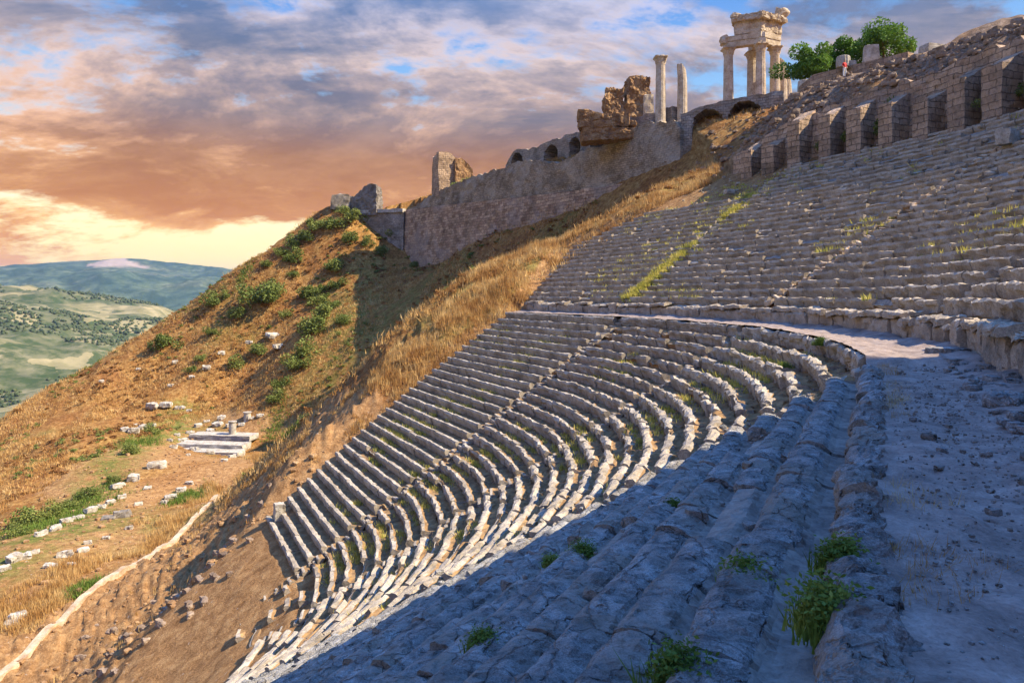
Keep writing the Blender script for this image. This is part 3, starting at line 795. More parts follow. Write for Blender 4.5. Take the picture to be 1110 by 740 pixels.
def ruin_rocks():
    b = at(657, 148, 117); o = empty('ruined_foundation', b); tag(o, 'layered orange rock foundation with a sunlit sloping top', 'ruin')
    for i, (w, z, h, dx) in enumerate([(9.5, -1, 2.4, .4), (9.9, 1.2, 1.4, .2), (8.8, 2.5, 1.7, -.5)]):
        V, F = box_rock(w, 4.5, h, 34, .12, 40 + i, .1, .7)
        hi = V[:, 2] > h * .5
        V[hi, 2] -= np.maximum(0, V[hi, 0] + 2.5) * (.30 if i == 2 else .08)
        mk('rock_course', rotz(V, -.12) + b + np.array([dx, 0, z]), F, M['ruin'], o)
    b = at(683, 131, 124); o = empty('ruined_arch', b); tag(o, 'orange rubble ruin with a gap like a broken arch, behind the rock foundation', 'ruin')
    V, F = box_rock(3.4, 3.4, 6.6, 30, .15, 51, .08); V[:, 2] -= 1
    mk('pier', V + b + np.array([-3.2, 0, 0]), F, M['ruin'], o)
    V, F = box_rock(4.4, 3.6, 8.6, 34, .15, 53, .10); V[:, 2] -= 1
    mk('pier', V + b + np.array([1.5, 0, 0]), F, M['ruin'], o)
    V, F = box_rock(3.2, 3, 4.4, 24, .14, 55, .15); V[:, 2] -= 1
    mk('rubble_core', V + b + np.array([-1, .3, 0]), F, M['ruin'], o)
    b = at(703, 130, 118); V, F = box_rock(1.7, 1.5, 5.0, 9, .06, 57, .25); V[:, 2] -= .6
    tag(mk('stone_stub', V + b, F, M['temple'], origin=b), 'worn pale stone stub leaning against the orange rubble ruin', 'ruin')
ruin_rocks()
def column(parent, b, H, r, seed, capital=True, broken=False, pedestal=True, name='column', mat=None):
    """shaft, base and capital as children; returns them under parent (thing or part)"""
    mat = mat or M['temple']
    ch = 1.35 if capital else 0
    zs = np.linspace(.55, H - ch, 18); t = (zs - .55) / (H - ch - .55)
    prof = np.stack([r * (1 - .15 * t ** 1.4), zs], -1)
    V, F = lathe(prof, 40, .05, seed, 20)
    if broken:
        hi = V[:, 2] > H - 2.4; V[hi, 2] -= np.maximum(0, V[hi, 0] / r + .2) * 1.0 + .4 * np.abs(fbm(V[hi] * 2, seed, 2))
        V[hi, 0] -= np.maximum(0, V[hi, 2] - (H - 2.4)) * .08
    mk('shaft', V + b, F, mat, parent, smooth=False)
    bp = [(r * 1.38, 0), (r * 1.38, .2), (r * 1.3, .22), (r * 1.32, .32), (r * 1.2, .38), (r * 1.12, .44), (r * 1.15, .52), (r * 1.0, .58)]
    V, F = lathe(bp, 32, .03, seed + 3); mk('base', V + b, F, mat, parent)
    if capital:
        z0 = H - ch; rt = r * .85
        cp = [(rt, z0 - .02), (rt * 1.1, z0 + .03), (rt * 1.05, z0 + .1), (rt * 1.22, z0 + .4), (rt * 1.12, z0 + .46), (rt * 1.32, z0 + .8), (rt * 1.25, z0 + .86), (rt * 1.62, z0 + 1.15), (rt * 1.7, z0 + 1.2), (rt * 1.66, z0 + 1.35)]
        V, F = lathe(cp, 40, .0, seed)
        th = np.arctan2(V[:, 1], V[:, 0]); k = 1 + .09 * np.cos(8 * th) * (V[:, 2] > z0 + .1) + .12 * np.cos(4 * (th - math.pi / 4)) * (V[:, 2] > z0 + 1.0)
        V[:, :2] *= (k * (1 + .12 * fbm(V * 3 + seed, seed, 3)))[:, None]
        mk('capital', V + b, F, mat, parent)
b = at(716, 136, 112); o = empty('stone_column', b); tag(o, 'lone standing column that keeps its capital, beside the orange ruin', 'column'); column(o, b, 11.2, .84, 3)
b = at(739.5, 134, 112); o = empty('stone_column', b); tag(o, 'lone column with a jagged broken top and no capital', 'column'); column(o, b, 9.8, .80, 8, False, True)
def temple():
    zb, zt = 32.0, 42.6
    o = empty('temple_ruin', at(822, 104, 117)); tag(o, 'ruined temple corner of tall columns carrying a broken carved entablature', 'ruin')
    spots = {'A': (789.5, 118), 'B': (815, 120), 'C': (824.5, 116), 'D': (840, 117.5)}
    pos = {}
    for i, (k, (px, d)) in enumerate(spots.items()):
        p = at(px, 0, d); p[2] = zb; pos[k] = p
        c = empty('column', (0, 0, 0)); c.parent = o; c.matrix_parent_inverse.identity(); c.location = Vector(p) - o.location
        sub = _Sub(c, o); column(sub, p, zt - zb, .86, 20 + i)
    for i, (px, d, H) in enumerate([(848, 118.5, 9.0), (853.5, 121, 7.0), (860, 122, 3.6)]):
        p = at(px, 0, d); p[2] = zb
        c = empty('broken_column', (0, 0, 0)); c.parent = o; c.location = Vector(p) - o.location
        sub = _Sub(c, o); column(sub, p, H, .8, 30 + i, False, True)
    ent = empty('entablature', (0, 0, 0)); ent.parent = o
    sub = _Sub(ent, o)
    def beam(a, b_, z, h, w, name, ext=.8, rough=.03, n=14, sd=1):
        d = b_[:2] - a[:2]; L = np.linalg.norm(d) + 2 * ext; ang = math.atan2(d[1], d[0])
        V, F = box_rock(L, w, h, n, rough, sd, .03)
        m = (a + b_) / 2; mk(name, rotz(V, ang) + np.array([m[0], m[1], z]), F, M['temple'], sub)
    A, B, C, D = pos['A'], pos['B'], pos['C'], pos['D']
    beam(A, C, zt, .95, 1.3, 'architrave', .9, sd=61); beam(A, C, zt + .98, .85, 1.5, 'fascia', .8, sd=62)
    beam(C, D, zt, 1.0, 1.3, 'architrave', .7, sd=63); beam(C, D, zt + 1.03, 1.1, 1.5, 'fascia', .7, sd=64); beam(B, C, zt + .02, 1.6, 1.1, 'architrave', .3, sd=65)
    a2 = A + (C - A) * .28
    beam(a2, C, zt + 1.85, 2.3, 1.5, 'frieze', .4, .10, 24, 66); beam(C, D, zt + 2.15, 1.9, 1.5, 'frieze', .8, .10, 24, 67)
    beam(a2, C, zt + 4.1, .9, 2.7, 'cornice', .9, .2, 26, 68); beam(C, D, zt + 3.95, 1.1, 2.9, 'cornice', 1.3, .18, 26, 69)
    e = D + np.array([1.0, 0, 0])
    V, F = box_rock(2.0, 1.8, 1.9, 8, .16, 70, .5); mk('corner_block', V + np.array([e[0], e[1], zt + 4.7]), F, M['temple'], sub)
    V, F = box_rock(1.9, 1.4, .8, 6, .2, 71, .4); mk('corner_block', V + np.array([a2[0] - .2, a2[1], zt + 4.9]), F, M['temple'], sub)
    V, F = box_rock(1.2, 1.6, 1.5, 6, .16, 72, .3); mk('corner_block', V + np.array([A[0] - .8, A[1], zt + .6]), F, M['temple'], sub)
class _Sub:
    """parent proxy: mk() subtracts the world location of the sub-empty"""
    def __init__(s, o, root): s.o = o; s.location = Vector(o.location) + Vector(root.location)
_mk = mk
def mk(name, V, F, mats, parent=None, *a, **k):
    if isinstance(parent, _Sub):
        o = _mk(name, np.asarray(V) - np.array(parent.location), F, mats, None, *a, **k); o.parent = parent.o; return o
    return _mk(name, V, F, mats, parent, *a, **k)
temple()
def block(name, label, cat, p, size, rz=0, mat='marble', seed=0, group=None, tilt=0, sink=.12, n=5, rough=.05, rnd=.15):
    V, F = box_rock(*size, n, rough, seed, rnd)
    V[:, 2] -= sink
    if tilt: V = rotx(V, tilt)
    o = mk(name, rotz(V, rz) + np.asarray(p), F, M[mat], origin=tuple(p)); tag(o, label, cat, group); return o
for i, (px, d, w) in enumerate([(770, 112, 6), (778, 113, 3.0)]):
    p = at(px, 118, d); p[2] = 29.6 + i * .8
    block('marble_block', ['long white marble slab on the vaulted wall beside the temple columns', 'short white marble slab lying on the longer slab beside the temple'][i], 'block', p, (w, 1.6, 1.0), -.2, seed=80 + i)
# drums and blocks on the parapet wall
def drum(label, px, d, z, r, h, seed, cat='column drum'):
    p = at(px, 0, d); p[2] = z
    V, F = lathe([(r * .9, 0), (r, .06), (r * 1.02, h * .5), (r * .97, h - .06), (r * .85, h)], 28, .06, seed, 14)
    o = mk('column_drum', V + p, F, M['marble'], origin=tuple(p)); tag(o, label, cat)
drum('squat white column drum standing on the brown wall above the visitor', 914, 80.2, 26.7, .75, 1.3, 3)
drum('small pale drum on the brown wall between the visitor and the tall block', 923.5, 80.2, 26.6, .5, .85, 4)
drum('round pale stone drum at the low end of the brown wall under the trees', 872, 87, 25.6, .8, 1.7, 5)
p = at(944, 66, 79.6); p[2] = 26.35
V, F = box_rock(1.65, 1.1, 2.7, 8, .04, 9, .08); V[:, 0] *= 1.08 - .06 * V[:, 2]
o = mk('stone_block', rotz(V, -.3) + p, F, M['marble'], origin=tuple(p)); tag(o, 'tall white stone block standing on the brown wall before the tree', 'block')
p = at(1012, 55, 68); p[2] = zat(p[0], p[1]); block('marble_block', 'white slab on the rubble crest right of the trees', 'block', p, (2.4, 1.4, .9), .2, seed=85)

# ------------------------------------------------------------------ visitor in red
def person():
    p = at(915.5, 86, 76); p[2] = zat(p[0], p[1]) - .02
    J = {'pel': (0, 0, .95, .15), 'waist': (0, 0, 1.12, .135), 'chest': (0, 0, 1.34, .16), 'neck': (0, .0, 1.5, .06), 'jaw': (0, -.02, 1.58, .075), 'head': (0, -.01, 1.68, .095), 'crown': (0, 0, 1.76, .06)}
    E = [('pel', 'waist'), ('waist', 'chest'), ('chest', 'neck'), ('neck', 'jaw'), ('jaw', 'head'), ('head', 'crown')]
    for s, n in ((-1, 'a'), (1, 'b')):
        J.update({'hip' + n: (s * .09, 0, .88, .1), 'kn' + n: (s * .11, -.03 * s, .48, .07), 'an' + n: (s * .12, .02 * s, .08, .05), 'to' + n: (s * .13, -.14, .03, .04),
                  'sh' + n: (s * .19, 0, 1.43, .065), 'el' + n: (s * .26, .02, 1.15, .048), 'wr' + n: (s * .22, -.12, .95, .036), 'ha' + n: (s * .20, -.16, .89, .04)})
        E += [('pel', 'hip' + n), ('hip' + n, 'kn' + n), ('kn' + n, 'an' + n), ('an' + n, 'to' + n), ('chest', 'sh' + n), ('sh' + n, 'el' + n), ('el' + n, 'wr' + n), ('wr' + n, 'ha' + n)]
    ks = list(J); me = bpy.data.meshes.new('person'); me.from_pydata([J[k][:3] for k in ks], [(ks.index(a), ks.index(b_)) for a, b_ in E], [])
    o = bpy.data.objects.new('person', me); COL.objects.link(o)
    sk = o.modifiers.new('skin', 'SKIN'); ss = o.modifiers.new('sub', 'SUBSURF'); ss.levels = 2
    for i, k in enumerate(ks):
        me.skin_vertices[0].data[i].radius = (J[k][3], J[k][3]); me.skin_vertices[0].data[i].use_root = (i == 0)
    dg = bpy.context.evaluated_depsgraph_get(); ev = o.evaluated_get(dg)
    m2 = bpy.data.meshes.new_from_object(ev); o.modifiers.clear(); o.data = m2
    m2.materials.clear()
    for k in ('skin', 'red', 'white', 'hair'): m2.materials.append(M[k])
    for f in m2.polygons:
        z, r = f.center.z, math.hypot(f.center.x, f.center.y)
        f.material_index = 3 if (z > 1.69 or (z > 1.56 and f.center.y > .02)) else (0 if z > 1.5 or z < .1 or (r > .2 and z < 1.14) else (1 if z > .98 else 2)); f.use_smooth = True
    o.location = p; o.rotation_euler = (0, 0, R(20)); o.scale = (1.12, 1.12, 1.08)
    tag(o, 'person in a red top and white trousers standing on the path', 'person')
person()

# ------------------------------------------------------------------ vegetation
def leaf_cloud(rs, n, rad, size, lumps=7, squash=.75, base=0.0):
    """leaf quads through a lumpy volume"""
    cs = rs.normal(0, .45, (lumps, 3)) * rad; cs[:, 2] = np.abs(cs[:, 2]) * squash + rad * .25
    rr = rad * rs.uniform(.35, .7, lumps)
    k = rs.integers(0, lumps, n)
    v = rs.normal(0, 1, (n, 3)); v /= np.linalg.norm(v, axis=1, keepdims=True)
    u = rs.uniform(.45, 1.05, n) ** .6
    P = cs[k] + v * (rr[k] * u)[:, None] * np.array([1, 1, .8])
    P[:, 2] = np.maximum(P[:, 2], .02) + base
    a = rs.normal(0, 1, (n, 3)) + v * .4; a /= np.linalg.norm(a, axis=1, keepdims=True)
    b_ = np.cross(a, rs.normal(0, 1, (n, 3))); b_ /= np.linalg.norm(b_, axis=1, keepdims=True)
    c = np.cross(a, b_)
    s = size * rs.uniform(.6, 1.3, n)[:, None]
    Q = np.stack([P - b_ * s, P + c * s * .55, P + b_ * s, P - c * s * .55], 1).reshape(-1, 3)
    return Q, np.arange(4 * n).reshape(n, 4)
bush_meshes = []
for i in range(5):
    rs = np.random.default_rng(200 + i)
    V, F = leaf_cloud(rs, 1300, 1.0, .10, 9); V = V + np.repeat(rs.normal(0, .06, (1300, 3)), 4, 0)
    me = _mk('bush', V, F, M['bush']); bush_meshes.append(me.data); bpy.data.objects.remove(me)
def bush(p, s, label, group, i, sq=1.0):
    o = bpy.data.objects.new('bush', bush_meshes[i % 5]); COL.objects.link(o)
    o.location = (p[0], p[1], p[2] - .15 * s); o.scale = (s, s, s * sq); o.rotation_euler = (0, 0, i * 1.7)
    tag(o, label, 'bush', group)
    return o
nb_ = 0
def bushes(lst, label, group):
    global nb_
    for (px, py, w) in lst:
        P = hit(px, py, 60, 240); s = w / F_PX * P[1] / 2 * .9
        bush(P, s, label, group, nb_); nb_ += 1
bushes([(232, 330, 22), (285, 328, 44), (300, 320, 30), (180, 377, 28), (257, 345, 22), (256, 400, 20), (230, 364, 16), (218, 392, 14), (206, 403, 12), (364, 292, 22), (318, 285, 24), (366, 312, 18), (318, 300, 14), (352, 318, 16), (280, 385, 20), (245, 322, 12), (310, 345, 14)],
       'green bush standing alone on the open dry slope of the spur', 'bushes on the open slope')
bushes([(338, 322, 26), (352, 345, 30), (340, 362, 34), (330, 385, 30), (322, 402, 30), (360, 335, 20), (345, 332, 22), (372, 352, 18), (300, 436, 22), (305, 420, 20)],
       'green bush in the dense thicket along the shaded gully', 'bushes in the gully thicket')
bushes([(362, 248, 26), (345, 250, 24), (330, 262, 20), (318, 268, 18), (305, 278, 16), (290, 290, 14), (382, 240, 24), (380, 262, 20), (396, 268, 16), (425, 260, 16), (412, 275, 16), (372, 232, 18)],
       'dark bush on the skyline ridge below the ruined wall stub', 'bushes along the ridge and wall foot')
bushes([(30, 570, 34), (55, 562, 26), (92, 540, 22), (75, 552, 20), (125, 525, 16), (140, 492, 20), (165, 470, 18), (20, 580, 20)],
       'low green bush at the outer edge of the flat terrace', 'bushes along the terrace edge')
for (px, py, d, w, lb) in [(494, 188, 164, 12, 'small green bush at the foot of the ruined tower, nearer its square side'), (508, 187, 163, 12, 'small green bush beside the broken side of the ruined tower'), (450, 196, 171, 12, 'small bush on the skyline between the tower and the wall stub')]:
    P = at(px, py, d); P[2] = zat(P[0], P[1]); bush(P, w / F_PX * d / 2, lb, None, nb_); nb_ += 1
for (a, w, h, lb) in [(24.2, 1.1, 1.6, 'dark ivy-like bush filling the bay between two buttresses, the largest one'), (27.3, .75, 1.4, 'dark narrow bush in the bay left of the largest wall bush'), (30.2, .7, 1.2, 'dark small bush at the foot of the buttressed wall'), (16.0, .9, .8, 'green bush at the wall foot near the right picture edge'), (13.6, .8, 1.0, 'green bush at the wall foot at the right picture edge')]:
    x, y = [float(v) for v in pt(RHO_WALL - .55, R(a))]; bush((x, y, 13.2), w, lb, None, nb_, h); nb_ += 1
def tree(px, d, zb, zt, rad, label, seed):
    rs = np.random.default_rng(seed)
    p = at(px, 0, d); p[2] = zb
    o = empty('broadleaf_tree', p); tag(o, label, 'tree', 'trees behind the brown wall')
    H = zt - zb
    V, F = leaf_cloud(rs, 6500, rad, .19, 15, 1.0)
    V[:, 2] += H - 2 * rad * .95
    mk('crown', V + p, F, M['tree'], o)
    mb = MB()
    zz = np.linspace(-.4, H * .6, 8)
    V, F = lathe(np.stack([.2 * (1 - .5 * zz / H), zz], -1), 10, .15, seed); mb.add(V + p, F)
    for k in range(6):
        a = rs.uniform(0, 6.3); V, F = lathe(np.stack([np.linspace(.08, .02, 5), np.linspace(0, rad * 1.0, 5)], -1), 7)
        V = rotz(rotx(V, rs.uniform(.5, 1.0)), a); mb.add(V + p + np.array([0, 0, H * rs.uniform(.35, .55)]), F)
    mb.build('trunk', M['wood'], o)
tree(882, 90, 26.2, 33.8, 2.5, 'leftmost round green tree behind the low end of the brown wall', 301)
tree(912, 92, 27.2, 35.2, 2.6, 'lower green tree between the two larger trees behind the brown wall', 302)
tree(958, 88, 27.0, 36.2, 2.9, 'tallest green tree, behind the tall white stone block', 303)

def blades(rs, P, h, n, spread=.25, w=.02, lean=.5):
    """n blades per tuft (triangles) at points P (m,3) with heights h (m,)"""
    m = len(P)
    B = np.repeat(P, n, 0); hh = np.repeat(h, n) * rs.uniform(.55, 1.15, m * n)
    a = rs.uniform(0, 2 * np.pi, m * n); l = np.abs(rs.normal(0, lean, m * n)) * hh
    off = rs.normal(0, 1, (m * n, 2)) * (np.repeat(h, n) * spread)[:, None]
    B = B.copy(); B[:, :2] += off
    T = B.copy(); T[:, 0] += np.cos(a) * l; T[:, 1] += np.sin(a) * l; T[:, 2] += hh
    b_ = rs.uniform(0, np.pi, m * n); ww = w * rs.uniform(.6, 1.4, m * n)
    D = np.stack([np.cos(b_) * ww, np.sin(b_) * ww, 0 * ww], -1)
    B[:, 2] -= .05
    V = np.stack([B - D, B + D, T], 1).reshape(-1, 3)
    return V, np.arange(3 * m * n).reshape(-1, 3)
def scatter_grass():
    rs = np.random.default_rng(400); Vs, n0, Fs = [], 0, []
    def put(P, h, n, **k):
        nonlocal n0
        V, F = blades(rs, P, h, n, **k); Vs.append(V); Fs.append(F + n0); n0 += len(V)
    # ridge of tall straw beside the seats
    x = rs.uniform(-48, 30, 130000); y = rs.uniform(42, 104, 130000)
    rho, ph = polar(x, y); out = (ph - phi_max(rho)) * np.hypot(x - CEN[0], y - CEN[1])
    cl = fbm(vec3(x, y) / 3.0, 90, 3)
    ok = (out > .5) & (out < 26) & (ph > R(38)) & (x > -33.5) & (cl > -.15 + .012 * out) & (~inside(x, y, PLATEAU))
    dens = np.clip(1.25 - (out / 22), .15, 1) * np.where((x < -13) & (rho < 27) & ((out < 8) | (y < 62)), .03, 1)
    ok &= rs.random(len(x)) < dens * .62
    x, y = x[ok], y[ok]; P = np.stack([x, y, terrain(x, y)], -1)
    put(P, rs.uniform(.35, 1.0, len(P)) * (.7 + cl[ok]) * np.where(x < -12, .6, 1), 7, spread=.3, w=.03, lean=.35)
    # strip along the terrace kerb
    x = rs.uniform(-42, -35.6, 9000); y = rs.uniform(40, 118, 9000)
    ok = fbm(vec3(x, y) / 4, 91, 3) > -.02 + .35 * np.clip((-37 - x) / 5, 0, 1); x, y = x[ok], y[ok]
    P = np.stack([x, y, terrain(x, y)], -1); put(P, rs.uniform(.35, 1.0, len(P)), 7, spread=.35, w=.03, lean=.35)
    # spur slope: broad tufts
    x = rs.uniform(-130, 15, 60000); y = rs.uniform(70, 185, 60000)
    z = terrain(x, y)
    ok = (x / y > -.9) & (~inside(x, y, PLATEAU)) & ~((x > -64) & (y < 140) & (z < -23)) & (fbm(vec3(x, y) / 7, 92, 3) > -.12)
    P = np.stack([x, y, z], -1)[ok]; put(P, rs.uniform(.25, .75, len(P)), 6, spread=.7, w=.055, lean=.5)
    # skyline of the terrace
    x = rs.uniform(-45, 40, 26000); y = rs.uniform(100, 190, 26000)
    ok = inside(x, y, PLATEAU) & (fbm(vec3(x, y) / 6, 93, 3) > 0)
    P = np.stack([x[ok], y[ok], terrain(x[ok], y[ok])], -1); put(P, rs.uniform(.2, .6, len(P)), 5, spread=.6, w=.05)
    # straw caught behind the walkway edge stones
    r_ = RHO0 + .35 + np.abs(rs.normal(0, .22, 700)); a_ = rs.uniform(R(-53), R(-24), 700); x, y = pt(r_, a_)
    ok = fbm(vec3(x, y) / .8, 98, 3) > .05; P = np.stack([x, y, np.full(len(x), -EYE + .01)], -1)[ok]; put(P, rs.uniform(.04, .13, len(P)), 7, spread=.6, w=.0025, lean=1.2)
    tag(mk('dry_grass', np.concatenate(Vs), np.concatenate(Fs), M['straw']), 'tall dry straw-coloured grass over the ridge and hillside', 'grass', kind='stuff')
    # weeds: yellow-green on the upper stairway and along treads
    Vs.clear(); Fs.clear(); n0 = 0
    r_ = rs.uniform(38.9, 54, 2600); a_ = AIU[2] + rs.normal(0, .38, 2600) / r_
    ok = fbm(vec3(r_, r_ * 0) * .55, 97, 3) > rs.uniform(-.25, .35, 2600) + .012 * (r_ - 39)
    r_, a_ = r_[ok], a_[ok]; x, y = pt(r_, a_); k = np.floor((r_ - RHO_UP) / TREAD * 2) / 2; P = np.stack([x, y, z_up(RHO_UP + k * TREAD) - .1], -1); put(P, rs.uniform(.08, .32, len(P)), 9, spread=.5, w=.025)
    r_ = rs.uniform(39, 58, 3500); a_ = rs.uniform(R(-15), R(48), 3500); x, y = pt(r_, a_)
    ok = (a_ < phi_max(r_)) & (fbm(vec3(x, y) / 5, 95, 3) > .18)
    r_, x, y = r_[ok], x[ok], y[ok]; k = np.floor((r_ - RHO_UP) / TREAD); P = np.stack([x, y, z_up(RHO_UP + k * TREAD) - .08], -1); put(P, rs.uniform(.1, .35, len(P)), 9, spread=.6, w=.03)
    r_ = rs.uniform(14, 35, 6000); a_ = rs.uniform(R(-18), R(55), 6000); x, y = pt(r_, a_)
    ok = (fbm(vec3(x, y) / 3, 96, 3) > .3)
    r_, x, y = r_[ok], x[ok], y[ok]; k = np.ceil((RHO0 - r_) / TREAD); q = r_ - (RHO0 - k * TREAD); r_ = RHO0 - k * TREAD + .45 + .25 * q
    x, y = pt(r_, polar(x, y)[1]); P = np.stack([x, y, -EYE - RISE * k - .06], -1); put(P, rs.uniform(.08, .28, len(P)), 9, spread=.6, w=.025)
    tag(mk('weeds', np.concatenate(Vs), np.concatenate(Fs), M['straw_yellow']), 'thin yellow-green weeds growing along the stone treads', 'weeds', kind='stuff')
    # green ground weeds in the lit ground near the terrace
    Vs.clear(); Fs.clear(); n0 = 0
    for (px, py, w) in [(45, 570, 60), (205, 540, 30), (90, 640, 18), (95, 545, 60), (150, 480, 40), (300, 462, 26), (320, 466, 22), (265, 300, 18)]:
        c = hit(px, py, 40, 200); r0 = w / F_PX * c[1] / 2
        x = c[0] + rs.normal(0, .5, 240) * r0 * 1.0; y = c[1] + rs.normal(0, .5, 240) * r0 * 2; P = np.stack([x, y, terrain(x, y)], -1); put(P, rs.uniform(.3, .7, 240), 7, spread=.5, w=.045)
    tag(mk('green_grass', np.concatenate(Vs), np.concatenate(Fs), M['weed']), 'patches of green grass along the terrace edges', 'grass', kind='stuff')
scatter_grass()
def scrub():
    rs = np.random.default_rng(450); protos = []
    for i in range(4): protos.append(leaf_cloud(np.random.default_rng(460 + i), 130, 1.0, .22, 5)[0])
    def cover(n, x0, x1, y0, y1, thr, smin, smax, mat, label, sd):
        x = rs.uniform(x0, x1, n); y = rs.uniform(y0, y1, n); z = terrain(x, y)
        ok = (x / y > -.9) & (~inside(x, y, PLATEAU)) & ~((x > -64) & (y < 140) & (z < -23)) & (fbm(vec3(x, y) / 9, sd, 4) > thr)
        rho, ph = polar(x, y); ok &= ((ph > phi_max(rho) + .12) | (rho > 62)) & ~((x > -36) & (y < 74) & (x < -8))
        P = np.stack([x, y, z], -1)[ok]; S = rs.uniform(smin, smax, len(P)) ** 1.0
        V = np.concatenate([rotz(protos[int(rs.integers(4))] * [s_, s_, s_ * .75], rs.uniform(0, 6)) + p for p, s_ in zip(P, S)])
        tag(mk('undergrowth', V, np.arange(len(V)).reshape(-1, 4), mat), label, 'undergrowth', kind='stuff')
    cover(3000, -125, 15, 72, 182, .06, .3, .75, M['bush'], 'low olive scrub dotted over the dry slope', 131)
    cover(6500, -125, 25, 60, 182, -.08, .25, .7, M['rust_scrub'], 'dry rust-brown undergrowth over the dry slope', 137)
scrub()
# weeds close to the viewer: one thing each
def weed(px, py, s, label, kind, seed, onpath=False):
    rs = np.random.default_rng(seed)
    d = np.arange(2, 60, .02); P = np.stack([(px - CX) / F_PX * d, d, (HY - py) / F_PX * d], -1)
    rho, ph = polar(P[:, 0], P[:, 1])
    k = np.ceil((RHO0 - rho) / TREAD)
    g = np.where(rho > RHO0 - .05, -EYE, -EYE - RISE * np.maximum(k, 0) - .05)
    i = np.nonzero(P[:, 2] <= g)[0]; i = i[0] if len(i) else -1
    p = np.array([P[i, 0], P[i, 1], g[i]])
    o = empty('weed_clump' if kind != 'straw' else 'grass_tuft', p); tag(o, label, 'weed' if kind != 'straw' else 'grass tuft')
    n = 130
    Q = np.zeros((n, 3)); Q[:, :2] = rs.normal(0, .38, (n, 2)) * s; Q[:, 2] = -.03
    V, F = blades(rs, Q, np.full(n, s * .55), 6, .16, .006 if kind == 'straw' else .007, .55)
    mk('stems', V + p, F, M['straw'] if kind == 'straw' else M['weed'], o)
    if kind == 'leafy':
        m = 2200
        c = rs.normal(0, .33, (m, 3)) * s; c[:, 2] = np.abs(c[:, 2]) * 1.0 + .02
        a = rs.normal(0, 1, (m, 3)); a[:, 2] *= .5; a /= np.linalg.norm(a, axis=1, keepdims=True)
        b_ = np.cross(a, rs.normal(0, 1, (m, 3))); b_ /= np.linalg.norm(b_, axis=1, keepdims=True)
        z = .014 * rs.uniform(.6, 1.5, m)[:, None] * (1 + s)
        Q = np.stack([c - a * z, c + b_ * z * .45, c + a * z, c - b_ * z * .45], 1).reshape(-1, 3)
        mk('leaves', Q + p, np.arange(4 * m).reshape(m, 4), M['weed'], o)
weed(738, 738, 0.21, 'bushy green weed at the bottom edge in the shaded seats', 'leafy', 501)
weed(897, 672, 0.21, 'green weed beside the walkway edge stones, the one nearest the viewer', 'leafy', 502)
weed(808, 632, 0.20, 'green weed on the shaded seats below the walkway edge stones', 'leafy', 503)
weed(632, 602, 0.28, 'low green patch of weed in the middle of the shaded seats', 'leafy', 504)
weed(598, 612, 0.22, 'small green weed left of the low green patch on the shaded seats', 'leafy', 505)
weed(524, 700, 0.22, 'green weed alone low on the shaded seats', 'leafy', 506)
weed(730, 552, 0.19, 'small green weed high on the shaded seats', 'leafy', 507)
weed(912, 612, 0.16, 'green weed against the walkway edge stones, farther from the viewer', 'leafy', 508)
weed(945, 668, 0.12, 'dry straw tuft lying on the walkway beside the edge stones', 'straw', 509)
weed(955, 590, 0.10, 'small dry tuft on the walkway edge farther along', 'straw', 510)
weed(783, 690, 0.14, 'dry straw tuft on the shaded seats', 'straw', 511)
weed(850, 400, 0.31, 'green weed on a sunlit seat near the shadow edge', 'leafy', 512)
weed(890, 378, 0.25, 'bright weed on the sunlit bend of the walkway', 'leafy', 513)

# ------------------------------------------------------------------ stones on the terrace and slopes
kb = empty('terrace_kerb', (-36, 80, -25)); tag(kb, 'long straight stone kerb between the terrace and the bare earth slope', 'kerb')
kx = np.linspace(38, 112, 60)
kpath = [(float(np.interp(v, [38, 46, 80, 110], [-33.9, -34.4, -35.0, -38.5])), v) for v in kx]
zk = lambda s: float(np.interp(s, np.arange(60) * (74 / 59), terrain(np.array([q[0] for q in kpath]), np.array([q[1] for q in kpath]), False)))
kz = terrain(np.array([q[0] for q in kpath]), np.array([q[1] for q in kpath]))
add_wall('kerb_face', M['ruin_pale'], kb, kpath[::-1], lambda s: float(np.interp(74.2 - s, np.linspace(0, 74.2, 60), kz)) - .6, lambda s: float(np.interp(74.2 - s, np.linspace(0, 74.2, 60), kz)) + .3, .5, ds=.4, dz=.25, rough=.12, seed=25)
rs = np.random.default_rng(600)
def terrace_blocks(lst, label, group, mat='marble'):
    for (px, py, w, rz) in lst:
        P = hit(px, py, 40, 220); L = w / F_PX * P[1]
        block('stone_block', label, 'block', P, (L * rs.uniform(.7, 1.0), L * rs.uniform(.35, .6), L * rs.uniform(.22, .42) + .15), rz + rs.uniform(-.3, .3), mat, int(rs.integers(1, 999)), group, tilt=rs.uniform(-.3, .3), n=7, rough=.14, rnd=.3)
terrace_blocks([(60, 575, 15, .9), (72, 566, 16, .8), (85, 562, 13, .7), (98, 556, 14, .9), (110, 551, 11, .6), (120, 546, 13, .9), (132, 540, 12, .8), (45, 580, 14, 1.0), (128, 530, 18, .7), (145, 522, 17, .6)],
               'pale weathered block in the row along the outer terrace edge', 'blocks along the terrace edge')
terrace_blocks([(170, 508, 22, .5)], 'single white rectangular slab lying on the open terrace floor', None)
terrace_blocks([(132, 560, 22, .3), (118, 563, 14, .2)], 'dark grey block on the terrace near the row of blocks', 'dark blocks on the terrace', 'dark_rock')
terrace_blocks([(15, 610, 18, 1.0), (25, 606, 16, 1.0), (36, 600, 14, 1.0), (5, 618, 16, .9)], 'pale block in the short line at the outermost terrace end', 'short line of blocks')
terrace_blocks([(55, 617, 14, .2), (70, 605, 16, .3), (90, 598, 12, .9), (78, 614, 12, .1), (95, 590, 10, .2)], 'broken block in the loose heap mid terrace', 'loose heap of blocks')
